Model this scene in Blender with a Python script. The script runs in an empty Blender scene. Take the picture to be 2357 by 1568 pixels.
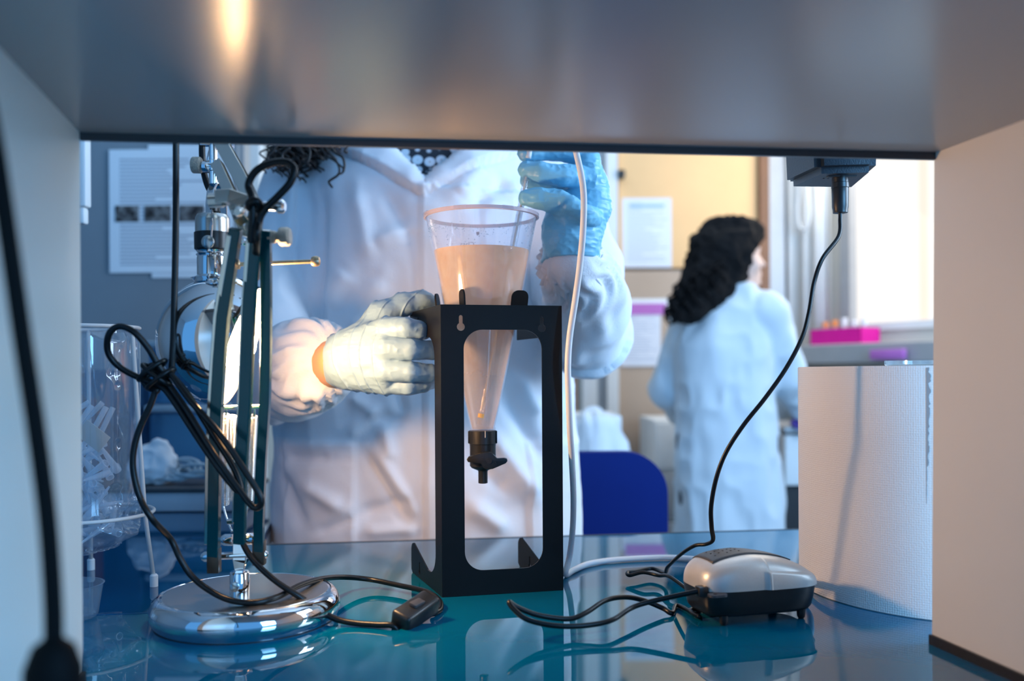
import bpy, bmesh, math, random
import numpy as np
from mathutils import Vector, Matrix
from mathutils.geometry import tessellate_polygon
try:
    import openvdb as vdb
except ImportError:
    import pyopenvdb as vdb
random.seed(7)
SC = bpy.context.scene
COL = SC.collection
R = math.radians

# ------------------------------------------------------------ camera
F = 2050.0            # focal length in pixels of the 2357x1568 photograph
DZ = 0.80             # desk top height
CZ = DZ + 0.246       # eye height
HY = 860.0            # horizon row
ROLL = 0.006
cam_d = bpy.data.cameras.new('camera')
cam = bpy.data.objects.new('camera', cam_d); COL.objects.link(cam)
cam_d.sensor_width = 36.0
cam_d.lens = 36.0 * F / 2357.0
cam_d.shift_y = (HY - 784.0) / 2357.0
cam_d.clip_start = 0.02
cam.location = (0, 0, CZ)
cam.rotation_euler = (Matrix.Rotation(R(90), 3, 'X') @ Matrix.Rotation(-ROLL, 3, 'Z')).to_euler()
cam_d.dof.use_dof = True
cam_d.dof.focus_distance = 0.985
cam_d.dof.aperture_fstop = 3.1
SC.camera = cam

# ------------------------------------------------------------ world, lights, exposure
world = bpy.data.worlds.new('room_sky'); SC.world = world
world.use_nodes = True
world.node_tree.nodes['Background'].inputs[0].default_value = (0.12, 0.44, 1.0, 1)
world.node_tree.nodes['Background'].inputs[1].default_value = 0.7

def area(name, loc, target, sx, sy, power, color):
    l = bpy.data.lights.new(name, 'AREA'); l.shape = 'RECTANGLE'
    l.size = sx; l.size_y = sy; l.energy = power; l.color = color
    o = bpy.data.objects.new(name, l); COL.objects.link(o)
    o.location = loc
    o.rotation_euler = (Vector(target) - Vector(loc)).to_track_quat('-Z', 'Y').to_euler()
    return o
COOL = (0.58, 0.77, 1.0)
area('window_daylight', (2.0, 1.0, 1.7), (-0.15, 1.45, 1.15), 1.0, 1.2, 52, COOL)
area('window_behind_viewer', (1.5, -0.75, 1.55), (-0.34, 0.6, 1.02), 1.2, 1.0, 60, (0.22, 0.56, 1.0))
area('rear_window_daylight', (1.35, 3.2, 1.9), (0.3, 3.3, 1.1), 0.9, 0.9, 9, (1.0, 0.88, 0.74))
area('ceiling_fill', (0.2, 2.6, 2.6), (0.2, 2.6, 0), 2.4, 1.6, 17, (0.62, 0.8, 1.0))  # broad cool fill light under the closed ceiling, no opening there
SC.view_settings.view_transform = 'Standard'
SC.view_settings.look = 'None'
SC.view_settings.exposure = 0.12
SC.view_settings.gamma = 1.0
SC.view_settings.use_curve_mapping = False
SC.cycles.use_denoising = True
SC.cycles.max_bounces = 14
SC.cycles.transparent_max_bounces = 24
SC.cycles.sample_clamp_indirect = 4.0

# ------------------------------------------------------------ pixel helpers
def P(px, py, d):
    """world point seen at photo pixel (px, py) at depth d (metres along +Y)"""
    a, b = (px - 1178.5) / F, (HY - py) / F
    c, s = math.cos(ROLL), math.sin(ROLL)
    return Vector(((a * c + b * s) * d, d, CZ + (b * c - a * s) * d))
def PZ(px, py, z):
    """point on the horizontal plane z seen at pixel (px, py)"""
    q = P(px, py, 1.0)
    k = (z - CZ) / (q.z - CZ)
    return Vector((q.x * k, k, z))

# ------------------------------------------------------------ materials
def nm(name):
    m = bpy.data.materials.new(name); m.use_nodes = True
    return m, m.node_tree, m.node_tree.nodes['Principled BSDF']
def setp(b, **k):
    for n, v in k.items():
        n = n.replace('_', ' ')
        if n in b.inputs: b.inputs[n].default_value = v
def mat(name, col, rough=0.5, metal=0.0, var=0.08, scale=20.0, bump=0.0, bscale=200.0, **k):
    """procedural principled material: noise-varied colour and optional fine bump"""
    m, t, b = nm(name)
    setp(b, Roughness=rough, Metallic=metal, **k)
    tc = t.nodes.new('ShaderNodeTexCoord')
    n = t.nodes.new('ShaderNodeTexNoise'); n.inputs['Scale'].default_value = scale; n.inputs['Detail'].default_value = 4
    t.links.new(tc.outputs['Object'], n.inputs['Vector'])
    mx = t.nodes.new('ShaderNodeMix'); mx.data_type = 'RGBA'
    mx.inputs[6].default_value = tuple(c * (1 - var) for c in col) + (1,)
    mx.inputs[7].default_value = tuple(min(1, c * (1 + var)) for c in col) + (1,)
    t.links.new(n.outputs['Fac'], mx.inputs[0]); t.links.new(mx.outputs[2], b.inputs['Base Color'])
    if bump:
        n2 = t.nodes.new('ShaderNodeTexNoise'); n2.inputs['Scale'].default_value = bscale; n2.inputs['Detail'].default_value = 3
        t.links.new(tc.outputs['Object'], n2.inputs['Vector'])
        bp = t.nodes.new('ShaderNodeBump'); bp.inputs['Strength'].default_value = bump; bp.inputs['Distance'].default_value = 0.002
        t.links.new(n2.outputs['Fac'], bp.inputs['Height']); t.links.new(bp.outputs['Normal'], b.inputs['Normal'])
    return m
def clear(name, tint, milky=0.1, rough=0.05, ior=1.45, mcol=(0.8, 0.85, 0.9), gl=1.0, fk=1.0):
    """thin clear plastic or glass: see-through, with surface gloss and a little haze of its own"""
    m, t, b = nm(name)
    t.nodes.remove(b)
    out = t.nodes['Material Output']
    tr = t.nodes.new('ShaderNodeBsdfTransparent'); tr.inputs[0].default_value = tint + (1,)
    df = t.nodes.new('ShaderNodeBsdfDiffuse'); df.inputs[0].default_value = mcol + (1,)
    tl = t.nodes.new('ShaderNodeBsdfTranslucent'); tl.inputs[0].default_value = mcol + (1,)
    m0 = t.nodes.new('ShaderNodeMixShader'); m0.inputs[0].default_value = 0.5
    t.links.new(df.outputs[0], m0.inputs[1]); t.links.new(tl.outputs[0], m0.inputs[2])
    m1 = t.nodes.new('ShaderNodeMixShader'); m1.inputs[0].default_value = milky
    t.links.new(tr.outputs[0], m1.inputs[1]); t.links.new(m0.outputs[0], m1.inputs[2])
    gb = t.nodes.new('ShaderNodeBsdfGlossy'); gb.inputs['Roughness'].default_value = rough
    gb.inputs[0].default_value = (gl, gl, gl, 1)
    fr = t.nodes.new('ShaderNodeLayerWeight'); fr.inputs['Blend'].default_value = 0.5
    pw_ = t.nodes.new('ShaderNodeMath'); pw_.operation = 'POWER'; pw_.inputs[1].default_value = 5.0; t.links.new(fr.outputs['Facing'], pw_.inputs[0])
    ma_ = t.nodes.new('ShaderNodeMath'); ma_.operation = 'MULTIPLY_ADD'; ma_.inputs[1].default_value = 0.95; ma_.inputs[2].default_value = ((ior - 1) / (ior + 1)) ** 2; t.links.new(pw_.outputs[0], ma_.inputs[0])
    m2 = t.nodes.new('ShaderNodeMixShader')
    ml = t.nodes.new('ShaderNodeMath'); ml.operation = 'MULTIPLY'; ml.inputs[1].default_value = fk; t.links.new(ma_.outputs[0], ml.inputs[0])
    t.links.new(ml.outputs[0], m2.inputs[0]); t.links.new(m1.outputs[0], m2.inputs[1]); t.links.new(gb.outputs[0], m2.inputs[2])
    t.links.new(m2.outputs[0], out.inputs['Surface'])
    return m
def emit(name, col, s):
    m, t, b = nm(name)
    setp(b, Base_Color=tuple(q * .15 for q in col) + (1,), Roughness=0.6)
    b.inputs['Emission Color'].default_value = col + (1,); b.inputs['Emission Strength'].default_value = s
    return m
def printed(name, paper, ink, rows, gap=0.45, photo=None):
    """sheet of paper with rows of small print (flat print as texture, uses generated coordinates)"""
    m, t, b = nm(name); setp(b, Roughness=0.7)
    N, L = t.nodes.new, t.links.new
    tc = N('ShaderNodeTexCoord'); sp = N('ShaderNodeSeparateXYZ'); L(tc.outputs['Generated'], sp.inputs[0])
    def M(op, a, b2, c=None):
        q = N('ShaderNodeMath'); q.operation = op
        for i, v in enumerate((a, b2, c)):
            if v is None: continue
            if isinstance(v, (int, float)): q.inputs[i].default_value = v
            else: L(v, q.inputs[i])
        return q.outputs[0]
    row = M('FRACT', M('MULTIPLY', sp.outputs['Z'], rows), 0)
    on = M('LESS_THAN', row, gap)
    idx = M('FLOOR', M('MULTIPLY', sp.outputs['Z'], rows), 0)
    wn = N('ShaderNodeTexWhiteNoise'); wn.noise_dimensions = '1D'; L(idx, wn.inputs['W'])
    ln = M('MULTIPLY_ADD', wn.outputs['Value'], 0.55, 0.4)
    on = M('MULTIPLY', on, M('LESS_THAN', sp.outputs['X'], ln))
    on = M('MULTIPLY', on, M('GREATER_THAN', sp.outputs['X'], 0.09))
    on = M('MULTIPLY', on, M('LESS_THAN', sp.outputs['Z'], 0.94))
    on = M('MULTIPLY', on, M('GREATER_THAN', sp.outputs['Z'], 0.06))
    mx = N('ShaderNodeMix'); mx.data_type = 'RGBA'
    mx.inputs[6].default_value = paper + (1,); mx.inputs[7].default_value = ink + (1,)
    L(on, mx.inputs[0]); L(mx.outputs[2], b.inputs['Base Color'])
    return m

M_ = {}
M_['laminate'] = mat('grey_laminate', (0.33, 0.33, 0.33), 0.24, var=0.03, scale=6)
M_['laminate_side'] = mat('side_laminate', (0.80, 0.75, 0.66), 0.33, var=0.03, scale=5, bump=0.04, bscale=60)
M_['lip'] = mat('dark_edging', (0.045, 0.05, 0.055), 0.3)
M_['rubber'] = mat('black_rubber', (0.012, 0.012, 0.014), 0.45, bump=0.1)
M_['glassblue'] = mat('blue_backed_glass', (0.0, 0.10, 0.19), 0.6, Specular_IOR_Level=0.0, var=0.1, scale=9, Coat_Weight=1.0, Coat_Roughness=0.015, Coat_IOR=1.5)
M_['blackmetal'] = mat('black_powder_coat', (0.0035, 0.0035, 0.004), 0.36, var=0.25, scale=60, Specular_IOR_Level=0.18, bump=0.03, bscale=400)
M_['chrome'] = mat('chrome', (0.86, 0.86, 0.87), 0.045, 1.0, var=0.02)
M_['brushed'] = mat('brushed_steel', (0.62, 0.61, 0.58), 0.26, 1.0, var=0.08, scale=80)
M_['knurl'] = mat('knurled_steel', (0.55, 0.50, 0.42), 0.3, 1.0, var=0.3, scale=900, bump=1.0, bscale=1400)
M_['rust'] = mat('rusty_rod', (0.62, 0.45, 0.28), 0.35, 0.9, var=0.5, scale=260)
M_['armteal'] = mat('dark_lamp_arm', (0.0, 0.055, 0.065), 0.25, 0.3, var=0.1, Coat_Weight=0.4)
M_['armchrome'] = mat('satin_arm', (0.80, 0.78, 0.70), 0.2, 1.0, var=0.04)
M_['white_enamel'] = mat('white_lamp_reflector', (0.85, 0.83, 0.80), 0.5, var=0.01)
M_['bulb'] = emit('lamp_bulb_glass', (1.0, 0.575, 0.27), 318.0)
M_['cord'] = mat('black_cord', (0.004, 0.0045, 0.005), 0.34, Specular_IOR_Level=0.35)
M_['cordmatt'] = mat('matt_black_cord', (0.002, 0.002, 0.0022), 0.7, Specular_IOR_Level=0.1)
M_['plastic'] = mat('black_plastic', (0.012, 0.013, 0.014), 0.33, var=0.1, bump=0.05)
M_['plasticblue'] = mat('adapter_plastic', (0.012, 0.02, 0.03), 0.38, bump=0.15, bscale=700)
M_['silver'] = mat('silver_paint', (0.64, 0.62, 0.58), 0.36, 0.35, var=0.12, scale=50, bump=0.05, bscale=500)
M_['darkgrey'] = mat('dark_grille', (0.05, 0.05, 0.055), 0.42, var=0.3, scale=60, bump=0.15, bscale=800)
M_['brass'] = mat('amber_nozzle', (0.55, 0.30, 0.10), 0.35, 0.3)
M_['tube'] = mat('silicone_tube', (0.74, 0.78, 0.80), 0.5, var=0.03, Subsurface_Weight=0.2, Subsurface_Scale=0.01)
M_['coat'] = mat('white_lab_coat', (0.74, 0.75, 0.79), 0.85, var=0.03, scale=14, bump=0.25, bscale=500, Sheen_Weight=0.15)
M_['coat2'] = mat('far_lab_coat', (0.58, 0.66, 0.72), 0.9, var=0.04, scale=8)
M_['glove'] = mat('blue_nitrile_glove', (0.20, 0.52, 0.72), 0.38, var=0.06, scale=30, bump=0.12, bscale=220)
M_['glove_lamplit'] = mat('lamplit_nitrile_glove', (0.22, 0.345, 0.46), 0.42, var=0.05, scale=30, bump=0.12, bscale=220)  # same blue glove as above; glare of the close lamp put into the colour
M_['gloveviolet'] = mat('violet_glove', (0.09, 0.05, 0.32), 0.5)
M_['skin'] = mat('skin', (0.62, 0.30, 0.15), 0.5, var=0.08, scale=60, bump=0.1, bscale=500, Subsurface_Weight=0.15, Subsurface_Scale=0.02)
M_['skinpale'] = mat('pale_skin', (0.70, 0.47, 0.38), 0.5)
M_['hair'] = mat('dark_brown_hair', (0.022, 0.013, 0.010), 0.45, var=0.4, scale=300)
M_['hair2'] = mat('black_hair', (0.005, 0.0045, 0.005), 0.85, var=0.4, scale=120, Specular_IOR_Level=0.2)
M_['trousers'] = mat('dark_trousers', (0.03, 0.035, 0.05), 0.9)
M_['shoe'] = mat('dark_shoe', (0.02, 0.02, 0.02), 0.5)
M_['floor'] = mat('grey_lino', (0.22, 0.23, 0.24), 0.45, var=0.1, scale=4)
M_['wallgrey'] = mat('grey_partition_paint', (0.24, 0.28, 0.31), 0.8, var=0.04)
M_['wallcream'] = mat('cream_wall_paint', (0.62, 0.60, 0.54), 0.8, var=0.03)
M_['white'] = mat('white_paint', (0.78, 0.80, 0.80), 0.6, var=0.02)
M_['ceiling'] = mat('ceiling_paint', (0.7, 0.7, 0.7), 0.9, var=0.02)
M_['greymetal'] = mat('grey_aluminium', (0.42, 0.43, 0.44), 0.45, 0.3)
M_['board'] = mat('tan_pinboard', (0.95, 0.58, 0.28), 0.75, var=0.08, scale=5)
M_['boardlow'] = mat('taupe_panel', (0.48, 0.36, 0.27), 0.7, var=0.1, scale=4)
M_['brown'] = mat('dark_brown_wood', (0.22, 0.09, 0.03), 0.5, var=0.2)
M_['window'] = emit('bright_window_blind', (1.0, 0.945, 0.875), 0.90)
M_['blindshade'] = emit('window_blind_stripe', (1.0, 0.85, 0.70), 0.90)
M_['chairblue'] = mat('royal_blue_upholstery', (0.001, 0.014, 0.13), 0.8, var=0.05, Specular_IOR_Level=0.15)
M_['magenta'] = mat('magenta_plastic', (0.75, 0.0, 0.30), 0.4)
M_['violetprint'] = mat('violet_paper', (0.50, 0.16, 0.52), 0.6)
M_['orange'] = mat('orange_plastic', (0.85, 0.3, 0.08), 0.5)
M_['navy'] = mat('navy_plastic', (0.01, 0.06, 0.14), 0.4)
M_['bluebox'] = clear('blue_storage_plastic', (0.45, 0.7, 0.9), 0.45, 0.15, mcol=(0.12, 0.38, 0.62))
M_['traygrey'] = mat('pale_grey_tray', (0.50, 0.52, 0.56), 0.5)
M_['clothwhite'] = mat('white_wipe', (0.75, 0.78, 0.82), 0.9)
M_['tubegrey'] = mat('grey_tubing', (0.42, 0.50, 0.55), 0.4)
M_['greenlbl'] = mat('green_label', (0.05, 0.6, 0.2), 0.5)
M_['wirewhite'] = mat('white_coated_wire', (0.70, 0.68, 0.66), 0.35)
M_['bag'] = clear('clear_bag_film', (0.95, 0.97, 1.0), 0.13, 0.05, 1.8, (0.78, 0.88, 0.95), gl=1.0)
M_['clear'] = clear('clear_polystyrene', (0.97, 0.97, 0.99), 0.10, 0.06, 1.45, (0.80, 0.82, 0.90), fk=1.0)
M_['glass'] = clear('glass', (0.90, 0.95, 0.97), 0.09, 0.02, 1.5)
M_['pipetteglass'] = clear('pipette_glass', (0.93, 0.95, 0.97), 0.10, 0.03, 1.5, (0.9, 0.92, 0.95), fk=1.0)
M_['tip'] = clear('tip_plastic', (0.9, 0.95, 1.0), 0.62, 0.08, 1.6, (0.80, 0.88, 0.94))
M_['yellow'] = mat('yellow_tape', (0.95, 0.60, 0.02), 0.5, Emission_Strength=0.0)
M_['ink'] = mat('grey_ink', (0.20, 0.22, 0.30), 0.6)
M_['red'] = mat('red_plastic', (0.5, 0.02, 0.02), 0.4)

# liquid: cloudy tan suspension that still lets the pipette show through
m, t, b = nm('cloudy_culture_water'); t.nodes.remove(b)
tr = t.nodes.new('ShaderNodeBsdfTransparent'); tr.inputs[0].default_value = (0.99, 0.92, 0.85, 1)
df = t.nodes.new('ShaderNodeBsdfDiffuse'); tl = t.nodes.new('ShaderNodeBsdfTranslucent')
nz = t.nodes.new('ShaderNodeTexNoise'); nz.inputs['Scale'].default_value = 55; nz.inputs['Detail'].default_value = 6
tc = t.nodes.new('ShaderNodeTexCoord'); t.links.new(tc.outputs['Object'], nz.inputs['Vector'])
rp = t.nodes.new('ShaderNodeValToRGB')
rp.color_ramp.elements[0].position = 0.3; rp.color_ramp.elements[0].color = (0.90, 0.56, 0.29, 1)
rp.color_ramp.elements[1].position = 0.75; rp.color_ramp.elements[1].color = (0.97, 0.75, 0.49, 1)
t.links.new(nz.outputs['Fac'], rp.inputs[0])
t.links.new(rp.outputs[0], df.inputs[0]); t.links.new(rp.outputs[0], tl.inputs[0])
a1 = t.nodes.new('ShaderNodeMixShader'); a1.inputs[0].default_value = 0.6
t.links.new(df.outputs[0], a1.inputs[1]); t.links.new(tl.outputs[0], a1.inputs[2])
a2 = t.nodes.new('ShaderNodeMixShader'); a2.inputs[0].default_value = 0.5
spz = t.nodes.new('ShaderNodeSeparateXYZ'); t.links.new(tc.outputs['Generated'], spz.inputs[0])
mrz = t.nodes.new('ShaderNodeMapRange'); mrz.inputs['From Min'].default_value = 0.1; mrz.inputs['From Max'].default_value = 1.0; mrz.inputs['To Min'].default_value = 0.22; mrz.inputs['To Max'].default_value = 0.66
t.links.new(spz.outputs['Z'], mrz.inputs['Value']); t.links.new(mrz.outputs[0], a2.inputs[0])
t.links.new(tr.outputs[0], a2.inputs[1]); t.links.new(a1.outputs[0], a2.inputs[2])
t.links.new(a2.outputs[0], t.nodes['Material Output'].inputs['Surface'])
M_['liquid'] = m

# embossed paper towel
m, t, b = nm('embossed_paper_towel'); setp(b, Roughness=0.9, Base_Color=(0.80, 0.77, 0.73, 1))
tc = t.nodes.new('ShaderNodeTexCoord'); mp = t.nodes.new('ShaderNodeMapping'); mp.inputs['Scale'].default_value = (27, 27, 1)
t.links.new(tc.outputs['UV'], mp.inputs['Vector'])
ck = t.nodes.new('ShaderNodeTexVoronoi'); ck.inputs['Scale'].default_value = 4.0; ck.inputs['Randomness'].default_value = 0.25
t.links.new(mp.outputs[0], ck.inputs['Vector'])
bp = t.nodes.new('ShaderNodeBump'); bp.inputs['Strength'].default_value = 0.38; bp.inputs['Distance'].default_value = 0.0012
t.links.new(ck.outputs['Distance'], bp.inputs['Height']); t.links.new(bp.outputs[0], b.inputs['Normal'])
M_['towel'] = m

# dark blouse with pale flowers
m, t, b = nm('floral_blouse'); setp(b, Roughness=0.8)
tc = t.nodes.new('ShaderNodeTexCoord'); v = t.nodes.new('ShaderNodeTexVoronoi'); v.inputs['Scale'].default_value = 52; v.inputs['Randomness'].default_value = 0.35
t.links.new(tc.outputs['Object'], v.inputs['Vector'])
rp = t.nodes.new('ShaderNodeValToRGB'); e = rp.color_ramp.elements
e[0].position = 0.0; e[0].color = (0.12, 0.05, 0.08, 1)
e[1].position = 0.12; e[1].color = (0.65, 0.72, 0.78, 1)
n = e.new(0.42); n.color = (0.55, 0.62, 0.70, 1)
n = e.new(0.5); n.color = (0.012, 0.018, 0.03, 1)
t.links.new(v.outputs['Distance'], rp.inputs[0]); t.links.new(rp.outputs[0], b.inputs['Base Color'])
M_['blouse'] = m

# three small micrograph prints
m, t, b = nm('printed_micrograph'); setp(b, Roughness=0.6)
tc = t.nodes.new('ShaderNodeTexCoord'); n = t.nodes.new('ShaderNodeTexNoise'); n.inputs['Scale'].default_value = 60; n.inputs['Detail'].default_value = 5
t.links.new(tc.outputs['Object'], n.inputs['Vector'])
rp = t.nodes.new('ShaderNodeValToRGB'); e = rp.color_ramp.elements
e[0].position = 0.38; e[0].color = (0.02, 0.012, 0.01, 1); e[1].position = 0.7; e[1].color = (0.30, 0.29, 0.28, 1)
t.links.new(n.outputs['Fac'], rp.inputs[0]); t.links.new(rp.outputs[0], b.inputs['Base Color'])
M_['micro'] = m
M_['sheet'] = printed('typed_sheet', (0.86, 0.90, 0.93), (0.42, 0.46, 0.52), 34)
M_['sheet2'] = printed('typed_notice', (0.74, 0.78, 0.86), (0.52, 0.58, 0.70), 22)
M_['sheetplain'] = mat('plain_sheet', (0.86, 0.90, 0.93), 0.7, var=0.02)

# ------------------------------------------------------------ object helpers
def link(o, parent=None):
    COL.objects.link(o)
    if parent is not None:
        o.parent = parent
        o.matrix_parent_inverse = Matrix.Translation(-Vector(parent.location))
    return o
def tag(o, label=None, cat=None, group=None, kind=None):
    if label: o['label'] = label
    if cat: o['category'] = cat
    if group: o['group'] = group
    if kind: o['kind'] = kind
    return o
def thing(name, loc, label, cat, group=None):
    o = bpy.data.objects.new(name, None); COL.objects.link(o); o.location = loc; o.empty_display_size = 0.02
    return tag(o, label, cat, group)
def mesh(name, vs, fs, m, parent=None, smooth=False, uv=None):
    me = bpy.data.meshes.new(name)
    me.from_pydata([tuple(v) for v in vs], [], [tuple(f) for f in fs]); me.update()
    if smooth: me.polygons.foreach_set('use_smooth', [True] * len(me.polygons))
    me.materials.append(m)
    return link(bpy.data.objects.new(name, me), parent)
def autosmooth(o, deg=35):
    me = o.data; bm = bmesh.new(); bm.from_mesh(me)
    for e in bm.edges:
        if len(e.link_faces) == 2: e.smooth = e.calc_face_angle(0) < R(deg)
    for f in bm.faces: f.smooth = True
    bm.to_mesh(me); bm.free(); return o
def join_geo(parts):
    V, Fc = [], []
    for vs, fs in parts:
        n = len(V); V += [Vector(v) for v in vs]; Fc += [tuple(i + n for i in f) for f in fs]
    return V, Fc
def tube_geo(pts, r, seg=10, closed=False, cap=True, sub=8, aspect=1.0):
    pts = [Vector(p) for p in pts]
    if sub > 1:
        out = []; n = len(pts); rr = []
        rad = r if isinstance(r, (list, tuple)) else [r] * n
        rng = range(n) if closed else range(n - 1)
        for i in rng:
            g = (lambda k: pts[k % n]) if closed else (lambda k: pts[min(max(k, 0), n - 1)])
            a, b, c, d = g(i - 1), g(i), g(i + 1), g(i + 2)
            for s in range(sub):
                t = s / sub
                out.append(0.5 * ((2 * b) + (c - a) * t + (2 * a - 5 * b + 4 * c - d) * t * t + (3 * b - a - 3 * c + d) * t ** 3))
                rr.append(rad[i] * (1 - t) + rad[(i + 1) % n] * t)
        if not closed: out.append(pts[-1]); rr.append(rad[-1])
        pts = out
    else:
        rr = r if isinstance(r, (list, tuple)) else [r] * len(pts)
    n = len(pts); V, Fc = [], []; N = None
    for i in range(n):
        if closed: tg = pts[(i + 1) % n] - pts[i - 1]
        else: tg = pts[min(i + 1, n - 1)] - pts[max(i - 1, 0)]
        if tg.length < 1e-9: tg = Vector((0, 0, 1))
        tg.normalize()
        if N is None:
            N = tg.orthogonal().normalized()
            if abs(tg.z) < 0.99: N = tg.cross(Vector((0, 0, 1))).normalized()
        N = (N - tg * N.dot(tg)).normalized(); B = tg.cross(N)
        for k in range(seg):
            a = 2 * math.pi * k / seg
            V.append(pts[i] + (N * math.cos(a) * aspect + B * math.sin(a)) * rr[i])
    for i in range(n if closed else n - 1):
        j = (i + 1) % n
        for k in range(seg):
            l = (k + 1) % seg
            Fc.append((i * seg + k, i * seg + l, j * seg + l, j * seg + k))
    if cap and not closed:
        Fc.append(tuple(range(seg))[::-1]); Fc.append(tuple((n - 1) * seg + k for k in range(seg)))
    return V, Fc
def tube(name, pts, r, m, parent=None, **k):
    V, Fc = tube_geo(pts, r, **k)
    return mesh(name, V, Fc, m, parent, True)
def lathe_geo(prof, c, axis=(0, 0, 1), seg=40, a0=0, a1=2 * math.pi, cap=True):
    """prof: list of (radius, height along axis); c: origin"""
    c = Vector(c); ax = Vector(axis).normalized(); q = Vector((0, 0, 1)).rotation_difference(ax)
    V, Fc = [], []; full = abs(a1 - a0 - 2 * math.pi) < 1e-6; ns = seg if full else seg + 1
    for r, h in prof:
        for k in range(ns):
            a = a0 + (a1 - a0) * k / seg
            V.append(c + q @ Vector((r * math.cos(a), r * math.sin(a), h)))
    for i in range(len(prof) - 1):
        for k in range(seg):
            l = (k + 1) % ns
            Fc.append((i * ns + k, i * ns + l, (i + 1) * ns + l, (i + 1) * ns + k))
    if cap and full:
        if prof[0][0] > 1e-6: Fc.append(tuple(range(ns))[::-1])
        if prof[-1][0] > 1e-6: Fc.append(tuple((len(prof) - 1) * ns + k for k in range(ns)))
    return V, Fc
def lathe(name, prof, c, m, parent=None, deg=35, **k):
    V, Fc = lathe_geo(prof, c, **k)
    o = mesh(name, V, Fc, m, parent); return autosmooth(o, deg)
def box_geo(c, s, rot=None, bev=0.0, seg=2):
    bm = bmesh.new(); bmesh.ops.create_cube(bm, size=1)
    bmesh.ops.scale(bm, vec=Vector(s), verts=bm.verts)
    if bev: bmesh.ops.bevel(bm, geom=bm.edges[:], offset=bev, segments=seg, affect='EDGES', profile=0.5)
    Mx = Matrix.Translation(Vector(c)) @ (rot.to_4x4() if rot else Matrix())
    bm.transform(Mx); bm.verts.ensure_lookup_table()
    V = [v.co.copy() for v in bm.verts]; Fc = [tuple(v.index for v in f.verts) for f in bm.faces]; bm.free()
    return V, Fc
def box(name, c, s, m, parent=None, rot=None, bev=0.0, seg=2):
    V, Fc = box_geo(c, s, rot, bev, seg); o = mesh(name, V, Fc, m, parent)
    return autosmooth(o, 40) if bev else o
def span(name, x0, x1, y0, y1, z0, z1, m, parent=None, bev=0.0):
    return box(name, ((x0 + x1) / 2, (y0 + y1) / 2, (z0 + z1) / 2), (abs(x1 - x0), abs(y1 - y0), abs(z1 - z0)), m, parent, bev=bev)
def prism_geo(foot, z0, z1):
    n = len(foot); V = [Vector((p[0], p[1], z0)) for p in foot] + [Vector((p[0], p[1], z1)) for p in foot]
    Fc = [tuple(range(n))[::-1], tuple(range(n, 2 * n))] + [(i, (i + 1) % n, n + (i + 1) % n, n + i) for i in range(n)]
    return V, Fc
def fixn(o):
    bm = bmesh.new(); bm.from_mesh(o.data); bmesh.ops.recalc_face_normals(bm, faces=bm.faces); bm.to_mesh(o.data); bm.free(); return o
def bevel(o, w, seg=2):
    md = o.modifiers.new('bevel', 'BEVEL'); md.width = w; md.segments = seg; md.limit_method = 'ANGLE'; md.angle_limit = R(40); return o
def plate_geo(loops, O, U, W, th):
    """flat sheet: loops[0] outline, others holes, in (u, w) metres; extruded th along U x W"""
    O, U, W = Vector(O), Vector(U).normalized(), Vector(W).normalized(); N = U.cross(W).normalized()
    tri = tessellate_polygon([[Vector((p[0], p[1], 0)) for p in l] for l in loops])
    flat = [p for l in loops for p in l]; n = len(flat)
    V = [O + U * p[0] + W * p[1] for p in flat] + [O + U * p[0] + W * p[1] + N * th for p in flat]
    Fc = [tuple(f) for f in tri] + [tuple(i + n for i in f)[::-1] for f in tri]
    k = 0
    for l in loops:
        m = len(l)
        for i in range(m): Fc.append((k + i, k + (i + 1) % m, n + k + (i + 1) % m, n + k + i))
        k += m
    return V, Fc
def rrect(u0, u1, w0, w1, r, n=8):
    rs = r if isinstance(r, (list, tuple)) else [r] * 4
    out = []
    for (cx, cy, a, rr) in ((u1 - rs[0], w1 - rs[0], 0, rs[0]), (u0 + rs[1], w1 - rs[1], 90, rs[1]), (u0 + rs[2], w0 + rs[2], 180, rs[2]), (u1 - rs[3], w0 + rs[3], 270, rs[3])):
        for i in range(n + 1):
            t = R(a + 90 * i / n); out.append((cx + rr * math.cos(t), cy + rr * math.sin(t)))
    return out
def helix(p, q, r, turns, n=12):
    p, q = Vector(p), Vector(q); ax = (q - p).normalized(); u = ax.orthogonal().normalized(); w = ax.cross(u)
    return [p + (q - p) * (i / (turns * n)) + (u * math.cos(2 * math.pi * i / n) + w * math.sin(2 * math.pi * i / n)) * r for i in range(turns * n + 1)]

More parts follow.
